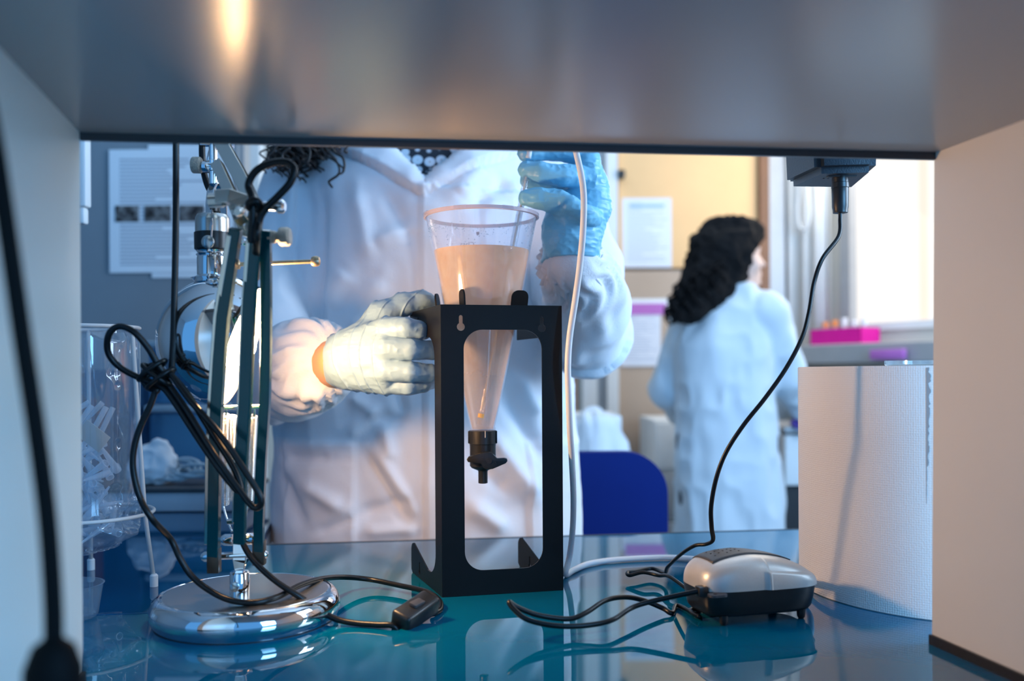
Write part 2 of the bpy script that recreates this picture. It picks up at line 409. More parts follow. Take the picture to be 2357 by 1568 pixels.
# ------------------------------------------------------------ signed-distance modelling (one continuous surface per body)
class Field:
    def __init__(s, lo, hi, h):
        s.lo = np.array(lo, float); s.h = h
        s.n = (np.ceil((np.array(hi) - s.lo) / h).astype(int) + 1)
        s.D = np.full(tuple(s.n), 1.0, np.float32)
        s.ax = [s.lo[i] + h * np.arange(s.n[i]) for i in range(3)]
    def reg(s, lo, hi):
        a = np.clip(np.floor((np.array(lo) - s.lo) / s.h).astype(int), 0, s.n - 1)
        b = np.clip(np.ceil((np.array(hi) - s.lo) / s.h).astype(int) + 1, 1, s.n)
        sl = tuple(slice(a[i], max(b[i], a[i] + 1)) for i in range(3))
        return sl, s.ax[0][sl[0]][:, None, None], s.ax[1][sl[1]][None, :, None], s.ax[2][sl[2]][None, None, :]
    def add(s, sl, d, k):
        A = s.D[sl]; d = d.astype(np.float32)
        if k > 0:
            hh = np.clip(0.5 + 0.5 * (A - d) / k, 0, 1); s.D[sl] = A * (1 - hh) + d * hh - k * hh * (1 - hh)
        else: s.D[sl] = np.minimum(A, d)
    def cap(s, p, q, r1, r2=None, k=0.01, flat=None):
        r2 = r1 if r2 is None else r2; p = np.array(p, float); q = np.array(q, float); m = max(r1, r2) + 3 * k + 3 * s.h
        sl, X, Y, Z = s.reg(np.minimum(p, q) - m, np.maximum(p, q) + m)
        v = q - p; L = max(float(v @ v), 1e-12)
        t = np.clip(((X - p[0]) * v[0] + (Y - p[1]) * v[1] + (Z - p[2]) * v[2]) / L, 0, 1)
        dx, dy, dz = X - p[0] - t * v[0], Y - p[1] - t * v[1], Z - p[2] - t * v[2]
        s.add(sl, np.sqrt(dx * dx + dy * dy + dz * dz) - (r1 + (r2 - r1) * t), k)
    def chain(s, pts, rs, k=0.01):
        for i in range(len(pts) - 1): s.cap(pts[i], pts[i + 1], rs[i], rs[i + 1], k)
    def ell(s, c, r, k=0.01, rot=None, sub=False):
        c = np.array(c, float); r = np.array(r, float); m = float(max(r)) + 3 * k + 3 * s.h
        sl, X, Y, Z = s.reg(c - m, c + m)
        x, y, z = X - c[0], Y - c[1], Z - c[2]
        if rot is not None:
            Mi = np.array(rot.inverted())
            x, y, z = (Mi[0][0] * x + Mi[0][1] * y + Mi[0][2] * z, Mi[1][0] * x + Mi[1][1] * y + Mi[1][2] * z, Mi[2][0] * x + Mi[2][1] * y + Mi[2][2] * z)
        k0 = np.sqrt((x / r[0]) ** 2 + (y / r[1]) ** 2 + (z / r[2]) ** 2); k1 = np.sqrt((x / r[0] ** 2) ** 2 + (y / r[1] ** 2) ** 2 + (z / r[2] ** 2) ** 2)
        d = k0 * (k0 - 1) / np.maximum(k1, 1e-6)
        if sub: s.D[sl] = np.maximum(s.D[sl], -d.astype(np.float32))
        else: s.add(sl, d, k)
    def torso(s, tab, k=0.03, off=0.0, p=2.3):
        """tab rows: z, centre x, centre y, half width, half depth"""
        T = np.array(tab, float); z0, z1 = T[0, 0], T[-1, 0]
        sl, X, Y, Z = s.reg([-9, -9, z0 - 0.05], [9, 9, z1 + 0.05]); z = np.clip(Z, z0, z1)
        f = lambda i: np.interp(z.ravel(), T[:, 0], T[:, i]).reshape(z.shape)
        a, b_ = f(3) + off, f(4) + off
        q = (np.abs((X - f(1)) / a) ** p + np.abs((Y - f(2)) / b_) ** p) ** (1 / p)
        d = (q - 1) * np.minimum(a, b_)
        d = np.maximum(d, np.maximum(z0 - Z - off, Z - z1 - off)); s.add(sl, d, k)
    def mesh(s, name, m, parent=None, smooth=1, disp=None):
        g = vdb.FloatGrid(1.0); g.copyFromArray(np.ascontiguousarray(s.D))
        pts, tri, quad = g.convertToPolygons(0.0, 0.0)
        V = pts.astype(float) * s.h + s.lo; Q = quad.astype(np.int64)
        # outward winding
        a, b, c, d = V[Q[:, 0]], V[Q[:, 1]], V[Q[:, 2]], V[Q[:, 3]]
        if np.einsum('ij,ij->i', a, np.cross(b, c) + np.cross(c, d)).sum() < 0: Q = Q[:, ::-1].copy()
        E = np.vstack([Q[:, [0, 1]], Q[:, [1, 2]], Q[:, [2, 3]], Q[:, [3, 0]]])
        for _ in range(smooth):
            S = np.zeros_like(V); C = np.zeros(len(V))
            for i in (0, 1): 
                np.add.at(S, E[:, i], V[E[:, 1 - i]]); np.add.at(C, E[:, i], 1)
            V = 0.45 * V + 0.55 * S / np.maximum(C, 1)[:, None]
        if disp is not None:
            n = np.cross(V[Q[:, 2]] - V[Q[:, 0]], V[Q[:, 3]] - V[Q[:, 1]]); N = np.zeros_like(V)
            for i in range(4): np.add.at(N, Q[:, i], n)
            N /= np.maximum(np.linalg.norm(N, axis=1), 1e-12)[:, None]
            V = V + N * disp(V, N)[:, None]
        me = bpy.data.meshes.new(name)
        me.vertices.add(len(V)); me.vertices.foreach_set('co', V.ravel())
        me.loops.add(Q.size); me.loops.foreach_set('vertex_index', Q.ravel().astype(np.int32))
        me.polygons.add(len(Q)); me.polygons.foreach_set('loop_start', np.arange(0, Q.size, 4, dtype=np.int32)); me.polygons.foreach_set('loop_total', np.full(len(Q), 4, np.int32))
        me.update(calc_edges=True); me.validate()
        me.polygons.foreach_set('use_smooth', np.ones(len(me.polygons), bool)); me.materials.append(m)
        return link(bpy.data.objects.new(name, me), parent)
def vnoise(V, f, seed=0):
    """value noise 0..1 at points V (n,3) with per-axis frequency f"""
    p = V * np.array(f) + seed * 17.13; i = np.floor(p).astype(np.int64); u = p - i; u = u * u * (3 - 2 * u); out = 0
    for a in (0, 1):
        for b in (0, 1):
            for c in (0, 1):
                hsh = ((i[:, 0] + a) * 374761393 + (i[:, 1] + b) * 668265263 + (i[:, 2] + c) * 2147483647 + seed * 9176)
                hsh = (hsh ^ (hsh >> 13)) * 1274126177 & 0x7fffffff
                w = (u[:, 0] if a else 1 - u[:, 0]) * (u[:, 1] if b else 1 - u[:, 1]) * (u[:, 2] if c else 1 - u[:, 2])
                out = out + w * ((hsh % 10007) / 10007.0)
    return out
def ridges(V, f, seed=0): return 1 - np.abs(2 * vnoise(V, f, seed) - 1)
def sstep(x, a, b):
    t = np.clip((x - a) / (b - a), 0, 1); return t * t * (3 - 2 * t)
def segfold(V, a, b, w, amp):
    """one fold as a soft ridge (amp > 0) or crease (amp < 0) from a to b"""
    a = np.array(a, float); b = np.array(b, float); v = b - a; t = np.clip(((V - a) @ v) / (v @ v), 0, 1)
    d = np.linalg.norm(V - a - t[:, None] * v, axis=1); return amp * np.exp(-(d / w) ** 2) * np.minimum(1, 4 * np.minimum(t + 0.08, 1.08 - t))
# ============================================================ ROOM
U7 = Vector((0.9923, 0.1236, 0)); V7 = Vector((-0.1236, 0.9923, 0))     # directions along / across the bench
def struct(o): return tag(o, kind='structure')
struct(span('floor', -3.2, 4.6, -1.2, 4.6, -0.05, 0, M_['floor']))
struct(span('ceiling', -3.2, 4.6, -1.2, 4.6, 2.7, 2.75, M_['ceiling']))
BY = 3.9
struct(span('wall_back', -3.2, 1.24, BY + 0.03, BY + 0.1, 0, 2.7, M_['wallcream']))
def XB(px, d=BY): return (px - 1178.5) / F * d
def ZB(py, d=BY, px=1500): return P(px, py, d).z
# partition on the left that carries the notices
struct(span('wall_left', -1.9, XB(548, 2.15), 2.15, 2.20, 0, 2.7, M_['wallgrey']))
struct(span('wall_left', -3.1, -3.05, -1.0, BY, 0, 2.7, M_['wallgrey']))
struct(span('trim_1', XB(556, 2.2), XB(573, 2.2), 2.17, 2.22, 0, 2.7, M_['greymetal']))
struct(span('trim_2', XB(575, 2.9), XB(604, 2.9), 2.88, 2.94, 0, 2.7, M_['white']))
struct(span('trim_3', XB(1338), XB(1372), BY - 0.06, BY + 0.03, 0, 2.7, M_['white']))
struct(span('trim_4', XB(1372), XB(1394), BY - 0.03, BY + 0.03, 0, 2.7, M_['greymetal']))
struct(span('trim_5', XB(1394), XB(1420), BY - 0.07, BY + 0.03, 0, 2.7, M_['white']))
# pinboard door: tan upper panel, taupe lower panel
d1 = thing('door_1', (XB(1580), BY, 0), None, None); tag(d1, kind='structure')
zj = ZB(622)
span('upper_panel', XB(1424), XB(1742), BY - 0.035, BY + 0.03, zj + 0.006, 2.4, M_['board'], d1, 0.003)
span('lower_panel', XB(1408), XB(1742), BY - 0.035, BY + 0.03, 0.0, zj - 0.006, M_['boardlow'], d1, 0.003)
span('door_handle', XB(1421), XB(1436), BY - 0.09, BY - 0.035, ZB(418), ZB(400), M_['plastic'], d1, 0.006)
struct(span('trim_6', XB(1742), XB(1763), BY - 0.07, BY + 0.03, 0, 2.7, M_['brown']))
struct(span('trim_7', XB(1763), XB(1800), BY - 0.05, BY + 0.03, 0, 2.7, M_['greymetal']))
# right wall, angled towards the viewer, with the bright window
WA = Vector((1.225, 3.93, 0)); WD = Vector((0.51, -0.90, 0)).normalized(); WN = Vector((-WD.y, WD.x, 0)) * -1   # WN points into the room
if WN.x > 0: WN = -WN
def wallpt(px):
    k = (px - 1178.5) / F
    t = (k * WA.y - WA.x) / (WD.x - k * WD.y); return t
def wbox(name, t0, t1, z0, z1, m, off=0.0, th=0.05, parent=None, bev=0):
    a, b_ = WA + WD * t0 + WN * off, WA + WD * t1 + WN * off
    f = [a, b_, b_ - WN * th, a - WN * th]
    V, Fc = prism_geo(f, z0, z1); o = fixn(mesh(name, V, Fc, m, parent)); 
    return o
tw0, tw1 = wallpt(1962), 1.45
zw0 = P(1965, 747, (WA + WD * tw0).y).z; zw1 = 2.35
struct(wbox('wall_right', 0, tw0 - 0.05, 0, 2.7, M_['wallcream'], th=0.08))
struct(wbox('wall_right', tw1, 5.6, 0, 2.7, M_['wallcream'], th=0.08))
struct(wbox('wall_right', tw0 - 0.05, tw1, 0, zw0 - 0.03, M_['wallcream'], th=0.08))
struct(wbox('wall_right', tw0 - 0.05, tw1, zw1, 2.7, M_['wallcream'], th=0.08))
w1 = thing('window_1', tuple(WA + WD * tw0), None, None); tag(w1, kind='structure')
wbox('window_frame', tw0 - 0.05, tw0, zw0 - 0.03, zw1, M_['greymetal'], 0.012, 0.06, w1)
wbox('window_frame', tw1 - 0.04, tw1, zw0 - 0.03, zw1, M_['greymetal'], 0.012, 0.06, w1)
wbox('window_frame', tw0, tw1 - 0.04, zw0 - 0.03, zw0, M_['white'], 0.012, 0.06, w1)
wbox('blind', tw0, tw1 - 0.04, zw0, zw1, M_['window'], -0.03, 0.01, w1)
ts = wallpt(2108)
wbox('blind_stripe', ts, ts + 0.035, zw0, zw1, M_['blindshade'], -0.026, 0.004, w1)
# pale curtain column and hanging blind cord beside the window
Vv = []; n = 60
t0, t1 = wallpt(1800) + 0.01, wallpt(1930)
for i in range(n + 1):
    t = t0 + (t1 - t0) * i / n; o_ = 0.05 + 0.014 * math.sin(i * 0.42) + 0.004 * math.sin(i * 1.1)
    q = WA + WD * t + WN * o_; Vv += [(q.x, q.y, ZB(795, 3.6, 2000) + .004), (q.x, q.y, 2.5)]
cu = mesh('curtain', Vv, [(2 * i, 2 * i + 2, 2 * i + 3, 2 * i + 1) for i in range(n)], mat('cream_curtain', (0.93, 0.91, 0.86), 0.9, var=0.03), None, True)
md = cu.modifiers.new('thickness', 'SOLIDIFY'); md.thickness = 0.003
tag(cu, 'cream curtain hanging in folds between the grey trim and the bright window', 'curtain')
q = lambda px, py, off: (lambda t: (WA + WD * t + WN * off).to_tuple()[:2] + (P(px, py, (WA + WD * t).y).z,))(wallpt(px))
cd = tube('blind_cord', [q(1877, 250, .09), q(1880, 360, .09), q(1876, 440, .09), q(1873, 500, .09), q(1880, 530, .09), q(1892, 530, .09), q(1900, 500, .09), q(1898, 440, .09), q(1895, 360, .09), q(1893, 250, .09)], 0.007, M_['white'])
tag(cd, 'looped white pull cord hanging in front of the cream curtain', 'cord')
# ledge under the window
zl = ZB(795, 3.6, 2000)
le = wbox('ledge', wallpt(1830), 2.2, zl - 0.075, zl, M_['greymetal'], 0.24, 0.23); bevel(le, 0.006)
tag(le, 'grey ledge running below the bright window', 'ledge')
tl0 = wallpt(1850)
def onledge(px, off=0.12):
    t = wallpt(px); return WA + WD * (t + 0.0) + WN * off
pa, pb = onledge(1925), onledge(2062)
pm = (pa + pb) / 2; rz = Matrix.Rotation(math.atan2(WD.y, WD.x), 3, 'Z')
L_ = (pb - pa).length * 0.86
pk = thing('pipette_tip_rack', (pm.x, pm.y, zl), 'bright pink plastic rack standing on the grey window ledge', 'rack')
V, Fc = join_geo([box_geo((pm.x, pm.y, zl + 0.002), (L_, 0.11, 0.004), rz), ] + [box_geo(pm + WN * s * 0.053 + Vector((0, 0, zl + 0.034)), (L_, 0.004, 0.06), rz) for s in (-1, 1)] + [box_geo(pm + WD * s * (L_ / 2 - 0.002) + Vector((0, 0, zl + 0.034)), (0.004, 0.11, 0.06), rz) for s in (-1, 1)])
mesh('tray', V, Fc, M_['magenta'], pk)
for i in range(5):
    c = pm + WD * (-L_ / 2 + 0.03 + i * (L_ - 0.06) / 4)
    o = lathe('tube', [(0.010, 0.006), (0.011, 0.075 + 0.012 * (i % 2)), (0.009, 0.078 + 0.012 * (i % 2))], (c.x, c.y, zl), M_['tip'], pk, seg=12)
    lathe('cap', [(0.0125, 0.072), (0.0125, 0.092 + 0.006 * (i % 3)), (0.011, 0.094 + 0.006 * (i % 3))], (c.x, c.y, zl), M_['orange'] if i < 2 else M_['white'], o, seg=12)
pc = onledge(2150, 0.10); o = box('card_box', (pc.x, pc.y, zl - 0.045), (0.14, 0.02, 0.036), M_['violetprint'], rot=rz, bev=0.002)
o.location = WN * 0.16
tag(o, 'violet label strip stuck on the front of the grey ledge', 'label')
# worktop and drawers on the right where the far person works
cx0 = XB(1800, 2.95)
wb = thing('laboratory_bench', (1.6, 3.0, 0), 'pale laboratory bench with white drawer fronts beside the far person', 'bench')
cx0 = XB(1797, 3.1); zt_, zd_ = ZB(984, 3.08), ZB(1120, 3.08)
span('worktop', cx0, 1.40, 3.06, 3.5, ZB(998, 3.08), zt_, M_['greymetal'], wb, 0.004)
for i in range(2):
    dr = span('drawer', cx0 + 0.008 + i * 0.225, cx0 + 0.225 + i * 0.225, 3.08, 3.45, zd_, ZB(1004, 3.08), M_['white'], wb, 0.004)
    span('handle', cx0 + 0.07 + i * 0.225, cx0 + 0.16 + i * 0.225, 3.06, 3.08, ZB(1050, 3.08), ZB(1044, 3.08), M_['greymetal'], dr, 0.003)
span('plinth', cx0 + 0.02, 1.38, 3.12, 3.45, 0, zd_ - 0.01, M_['rubber'], wb)
o = span('storage_bin', cx0 + 0.17, cx0 + 0.42, 3.12, 3.4, zt_, zt_ + 0.11, M_['navy'], bev=0.01)
tag(o, 'dark blue bin on the bench right of the far person', 'bin')
# white drawer unit left of the far person
kb = thing('drawer_cabinet', (XB(1550, 3.45), 3.5, 0), 'small white drawer cabinet standing left of the far person', 'cabinet')
zt, zb = P(1530, 968, 3.4).z, P(1530, 1070, 3.4).z
span('body', XB(1506, 3.4), XB(1640, 3.4), 3.42, 3.8, 0.06, zt, M_['white'], kb, 0.004)
for i in range(3):
    z1 = zt - 0.01 - i * 0.19
    dr = span('drawer', XB(1509, 3.4), XB(1637, 3.4), 3.40, 3.42, z1 - 0.175, z1, M_['white'] if i == 0 else M_['greymetal'], kb, 0.003)
    span('handle', XB(1560, 3.4), XB(1600, 3.4), 3.385, 3.40, z1 - 0.05, z1 - 0.035, M_['greymetal'], dr)
for sx in (1515, 1630):
    for y in (3.46, 3.76): lathe('wheel', [(0.03, -0.012), (0.032, 0), (0.03, 0.012)], (XB(sx, 3.4), y, 0.032), M_['rubber'], kb, axis=(1, 0, 0), seg=20)
# white cabinet and draped cloth behind the blue chair
kc = thing('low_cabinet', (XB(1350, 3.0), 3.1, 0), 'low white cabinet behind the blue chair', 'cabinet')
span('body', XB(1230, 3.0), XB(1432, 3.0), 3.02, 3.38, 0.0, P(1400, 958, 3.0).z, M_['white'], kc, 0.005)
span('door', XB(1234, 3.0), XB(1330, 3.0), 3.0, 3.02, 0.03, P(1400, 968, 3.0).z, M_['white'], kc, 0.003)
span('door', XB(1334, 3.0), XB(1428, 3.0), 3.0, 3.02, 0.03, P(1400, 968, 3.0).z, M_['white'], kc, 0.003)
f = Field((XB(1325, 2.9) - .05, 2.83, 0.58), (XB(1450, 2.9) + .1, 3.12, 1.0), 0.008)
pp = [P(1340, 975, 3.03), P(1365, 968, 3.03), P(1400, 975, 3.03)]
f.chain(pp, [0.03, 0.04, 0.03], 0.02); f.cap(P(1345, 985, 2.98), P(1335, 1090, 2.95), 0.045, 0.03, 0.02); f.cap(P(1375, 980, 2.97), P(1380, 1100, 2.94), 0.045, 0.05, 0.02); f.cap(P(1405, 985, 2.98), P(1440, 1100, 2.95), 0.035, 0.045, 0.02)
o = f.mesh('draped_cloth', M_['clothwhite'], smooth=3, disp=lambda V, N: 0.012 * (ridges(V, (40, 10, 5), 3) - .5))
tag(o, 'white cloth hanging in folds in front of the low white cabinet', 'cloth')
o = span('wooden_box', XB(1296, 3.3), XB(1334, 3.3), 3.42, 3.55, 0, P(1310, 845, 3.4).z, M_['brown'], bev=0.004)
tag(o, 'tall narrow brown wooden cupboard partly behind the white tube', 'cupboard')

# notices
def sheet(name, x0, x1, z0, z1, y, m, label, cat='notice', group=None, rz=0):
    o = span(name, x0, x1, y - 0.0012, y, z0, z1, m); tag(o, label, cat, group)
    return o
y = 2.148
sx = lambda px: XB(px, 2.15); sz = lambda py: P(400, py, 2.15).z
sheet('wall_notice', sx(345), sx(540), sz(610), sz(334), y, M_['sheetplain'], 'white sheet pinned behind the typed poster, its top edge showing above')
sheet('wall_notice', sx(352), sx(480), sz(640), sz(600), y, M_['sheetplain'], 'paper slip sticking out below the typed poster')
pn = thing('wall_poster', (sx(380), y, sz(628)), 'typed poster with a row of three dark photographs on the grey partition', 'poster')
sheet('page', sx(256), sx(520), sz(628), sz(345), y - 0.002, M_['sheet'], None, None)
COL.objects[-1].parent = pn; COL.objects[-1].matrix_parent_inverse = Matrix.Translation(-Vector(pn.location))
for a, b_ in ((270, 324), (337, 398), (416, 474)):
    o = sheet('printed_photo', sx(a), sx(b_), sz(511), sz(474), y - 0.0035, M_['micro'], None, None)
    o.parent = pn; o.matrix_parent_inverse = Matrix.Translation(-Vector(pn.location))
yb = BY - 0.037
o = sheet('door_notice', XB(1432), XB(1544), ZB(618), ZB(460), yb, M_['sheet2'], 'white notice with pale blue print taped high on the tan panel')
tp = span('heading', XB(1450), XB(1528), yb - 0.003, yb - 0.0012, ZB(482), ZB(474), mat('pale_blue_ink', (0.35, 0.52, 0.72), 0.7), o)
o = sheet('door_notice', XB(1432), XB(1548), ZB(712), ZB(690), yb - 0.002, M_['sheetplain'], 'white card fixed just above the violet band on the taupe panel')
o = sheet('door_notice', XB(1434), XB(1530), ZB(726), ZB(700), yb - 0.006, M_['violetprint'], 'violet printed band above the lower white notice')
o = sheet('door_notice', XB(1426), XB(1518), ZB(843), ZB(712), yb - 0.004, M_['sheet2'], 'white notice with violet top edge low on the taupe panel')

# pale tube hanging at the far left
tg = thing('hanging_strip', tuple(P(196, 515, 1.3)), 'pale plastic strip hanging down beside the left side panel', 'strip')
span('strip_body', XB(180, 1.3), XB(207, 1.3), 1.29, 1.31, P(195, 478, 1.3).z, 2.7, M_['white'], tg, 0.004)
span('strip_end', XB(182, 1.3), XB(202, 1.3), 1.292, 1.308, P(195, 517, 1.3).z, P(195, 478, 1.3).z, M_['white'], tg, 0.004)

# ============================================================ DESKS
E1 = PZ(600, 1255, DZ); E2 = PZ(1845, 1219, DZ); ud = (E2 - E1).normalized(); vd = Vector((-ud.y, ud.x, 0))
E0 = E2 + ud * 0.9
S0 = PZ(270, 1415, DZ); t = (S0 - E1).dot(vd); S1 = E1 + vd * t; S2 = S1 - ud * 0.9
N2 = S2 - vd * 0.75; N0 = E0 - vd * 1.25
N2 = Vector((S2.x, 0.12, DZ)); N0 = Vector((E0.x, 0.12, DZ))
dk = thing('glass_desk', (0.2, 0.8, 0), 'main desk with a glossy blue-green glass top', 'desk')
V, Fc = prism_geo([E1, S1, S2, N2, N0, E0], DZ - 0.012, DZ); o = fixn(mesh('glass_top', V, Fc, M_['glassblue'], dk)); bevel(o, 0.0012, 2)
V, Fc = prism_geo([E1 + ud * .002, S1 + ud * .002 - vd * .002, S2 - vd * .002, N2, N0, E0], DZ - 0.035, DZ - 0.0125); fixn(mesh('board', V, Fc, M_['greymetal'], dk))
V, Fc = prism_geo([E1 + vd * 0.0005, E1 + vd * 0.003, E0 + vd * 0.003, E0 + vd * 0.0005], DZ - 0.035, DZ + 0.0008); fixn(mesh('edge_strip', V, Fc, M_['lip'], dk))
for pt in (E1 - vd * 0.08 + ud * 0.1, E0 - vd * 0.08 - ud * 0.1, N0 + Vector((-.1, .08, 0)), N2 + Vector((.1, .08, 0))):
    span('leg', pt.x - .025, pt.x + .025, pt.y - .025, pt.y + .025, 0, DZ - .035, M_['greymetal'], dk)
sd = thing('side_desk', (-0.7, 1.35, 0), 'side desk joined at the left with a darker blue glass top', 'desk')
g = 0.003; A0 = E1 - ud * g + vd * (-t * 0); Q = [S1 - ud * g + vd * g, E1 - ud * g, E1 - ud * 0.045 + vd * 0.80, E1 - ud * 0.95 + vd * 0.80, S2 + vd * g - ud * .0]
M_['glassnavy'] = mat('dark_blue_glass', (0.0, 0.06, 0.15), 0.6, Specular_IOR_Level=0.0, var=0.1, scale=9, Coat_Weight=1.0, Coat_Roughness=0.015, Coat_IOR=1.5)
V, Fc = prism_geo(Q, DZ - 0.012, DZ); o = fixn(mesh('glass_top', V, Fc, M_['glassnavy'], sd)); bevel(o, 0.0012, 2)
V, Fc = prism_geo(Q, DZ - 0.035, DZ - 0.0125); fixn(mesh('board', V, Fc, M_['greymetal'], sd))
for i, pt in enumerate(Q):
    if i == 1: continue
    c = (Q[0] + Q[2] + Q[3] + Q[4]) / 4; pt = pt + (c - pt) * 0.15
    span('leg', pt.x - .025, pt.x + .025, pt.y - .025, pt.y + .025, 0, DZ - .035, M_['greymetal'], sd)

# ============================================================ SHELF UNIT the photo is taken through
SZ = CZ + 0.196
L0 = PZ(184, 305, SZ); L1 = PZ(0, 110, SZ); R0 = PZ(2158, 352, SZ); R1 = PZ(2357, 279, SZ)
def extend(a, b, y): k = (y - a.y) / (b.y - a.y); return a + (b - a) * k
NY = 0.22
L2 = extend(L0, L1, NY); R2 = extend(R0, R1, NY)
R0b = PZ(2144, 1482, DZ)
su = thing('shelving_unit', (0, 0.5, DZ), 'pale shelf unit standing on the desk, seen from inside between its side panels', 'shelving unit')
lw = Vector((-0.022, 0.0, 0))
V, Fc = prism_geo([L0 + lw, R0 - lw, R2 - lw, L2 + lw], SZ, SZ + 0.024); fixn(mesh('shelf_board', V, Fc, M_['laminate'], su))
for nmx, a, b_, s in (('side_panel', L0, L2, 1), ('side_panel', R0, R2, -1)):
    V, Fc = prism_geo([a, a + lw * s, b_ + lw * s, b_], DZ + 0.008, SZ + 0.30)
    if s == -1:   # slight lean seen in the photo
        dx = R0b - R0; V = [v + Vector((dx.x * (SZ - v.z) / (SZ - DZ), dx.y * (SZ - v.z) / (SZ - DZ), 0)) if v.z < SZ else v for v in V]
    bevel(fixn(mesh(nmx, V, Fc, M_['laminate_side'], su)), 0.0008)
    k = 0 if s == 1 else 1
    off = Vector(((R0b - R0).x, (R0b - R0).y, 0)) * k
    V, Fc = prism_geo([a + off - lw * s * .12, a + off + lw * s * 1.05, b_ + off + lw * s * 1.05, b_ + off - lw * s * .12], DZ, DZ + 0.0085)
    fixn(mesh('foot', V, Fc, M_['rubber'], su))
ul = (R0 - L0).normalized(); vl = Vector((-ul.y, ul.x, 0))
V, Fc = prism_geo([L0 - vl * 0.001, R0 - vl * 0.001, R0 + vl * 0.003, L0 + vl * 0.003], SZ - 0.0062, SZ + 0.024); o = fixn(mesh('edge_strip', V, Fc, M_['lip'], su))
V, Fc = prism_geo([L0 + lw - vl * .05, R0 - lw - vl * .05, R2 - lw, L2 + lw], SZ + 0.276, SZ + 0.30); fixn(mesh('top_board', V, Fc, M_['laminate'], su))
# power strip on the far face of the shelf + adapter
c = P(1925, 330, 0.86); ez = Matrix.Rotation(math.atan2(ul.y, ul.x), 3, 'Z')
ps = thing('power_strip', (c.x, 0.84, SZ + 0.03), 'black power strip fixed behind the shelf edge, holding the plug-in adapter', 'power strip')
base = R0 - ul * 0.20 + vl * 0.022
box('strip_body', (base.x, base.y, SZ + 0.038), (0.26, 0.036, 0.045), M_['plastic'], ps, ez, 0.004)
for k in (-1, 0, 1): 
    q_ = base + ul * 0.08 * k + vl * 0.0185; box('socket', (q_.x, q_.y, SZ + 0.038), (0.036, 0.002, 0.036), M_['rubber'], ps, ez, 0.0008)
# adapter body
ad = thing('power_adapter', tuple(P(1915, 430, .95)), 'black plug-in power adapter hanging below the shelf edge, its barrel plug pointing down', 'adapter')
zb_ = CZ + 0.2065
zA = SZ + 0.062
n1, n2, f2, f1 = PZ(1882, 397, zb_), PZ(2020, 393, zb_), PZ(1970, 434, zb_), PZ(1806, 432, zb_)
cc = (n1 + n2 + f1 + f2) / 4
bm = bmesh.new(); vb = [bm.verts.new(p) for p in (n1, n2, f2, f1)]; vt = [bm.verts.new(Vector((p.x + (p.x - cc.x) * .05, p.y, zA))) for p in (n1, n2, f2, f1)]
bm.faces.new(vb); bm.faces.new(vt)
for i in range(4): bm.faces.new((vb[i], vb[(i + 1) % 4], vt[(i + 1) % 4], vt[i]))
bmesh.ops.recalc_face_normals(bm, faces=bm.faces); bmesh.ops.bevel(bm, geom=bm.edges[:], offset=0.007, segments=4, affect='EDGES')
me = bpy.data.meshes.new('housing'); bm.to_mesh(me); bm.free(); me.materials.append(M_['plasticblue']); o = link(bpy.data.objects.new('housing', me), ad); autosmooth(o, 50)
cn = (PZ(1940, 404, zb_) + Vector((0, .008, 0)))
for px_ in (1896, 1906):
    q_ = PZ(px_, 411, zb_); lathe('pin_hole', [(0.0011, -0.0003), (0.0011, 0.0006)], q_, M_['rubber'], ad, seg=10)
box('socket_recess', cn + Vector((0, -.004, -0.0002)), (0.030, 0.008, 0.002), M_['rubber'], ad, bev=0.0006)
lathe('barrel_plug', [(0.0085, 0.004), (0.0085, -0.006), (0.0089, -0.0065), (0.0091, -0.0115), (0.0086, -0.012), (0.0088, -0.0125), (0.0084, -0.032), (0.0078, -0.0345), (0.0076, -0.038), (0.004, -0.0385)], cn, M_['plastic'], ad, seg=28, deg=30)
plug_out = cn + Vector((0, 0, -0.0385))
# ============================================================ SHEET-METAL STAND
A = PZ(1018, 1376, DZ); B = PZ(1297, 1359, DZ); WU = (B - A).length; su_ = (B - A).normalized(); sv = Vector((-.352, .936, 0)).normalized(); H = 0.3225; UZ = Vector((0, 0, 1)); TH = 0.002
st = thing('cone_stand', tuple(A), 'black folded sheet-metal stand holding the clear cone', 'stand')
def keyhole(cu, cw, r=0.0045, w=0.0021, h=0.0085, flip=1):
    o = []
    a0 = math.asin(w / r)
    for i in range(15):
        a = math.pi / 2 + a0 + (2 * math.pi - 2 * a0) * i / 14; o.append((cu + r * math.cos(a), cw + r * math.sin(a)))
    for i in range(7):
        a = math.pi * i / 6; o.append((cu + w * math.cos(a), cw + r + h - w + w * math.sin(a)))
    return o
outer = [(0, 0), (WU, 0), (WU, H), (0, H)]
win = rrect(0.0255, WU - 0.0235, 0.0275, H - 0.0275, 0.0215, 10)
V, Fc = plate_geo([outer, win[::-1], keyhole(0.0225, H - 0.0245), keyhole(WU - 0.0235, H - 0.0255)], A, su_, UZ, -TH)
bevel(fixn(mesh('front_panel', V, Fc, M_['blackmetal'], st)), 0.0006)
D = 0.138
def cshape():
    r = 0.026; top = 0.034; bot = 0.024; s = 0.026; o = [(0, 0), (D - 0.006, 0), (D, 0.004), (D, bot + 0.006)]
    for i in range(6): a = R(0 + 90 * i / 5); o.append((D - 0.012 + 0.012 * math.cos(a), bot + 0.004 + 0.010 * math.sin(a)))
    o.append((s + r + 0.01, bot - 0.006))
    for i in range(9): a = R(270 - 90 * i / 8); o.append((s + r + r * math.cos(a), bot - 0.006 + r + r * math.sin(a)))
    for i in range(9): a = R(180 - 90 * i / 8); o.append((s + r + r * math.cos(a), H - top - r + r * math.sin(a)))
    o += [(D, H - top), (D, H), (0, H)]
    return o
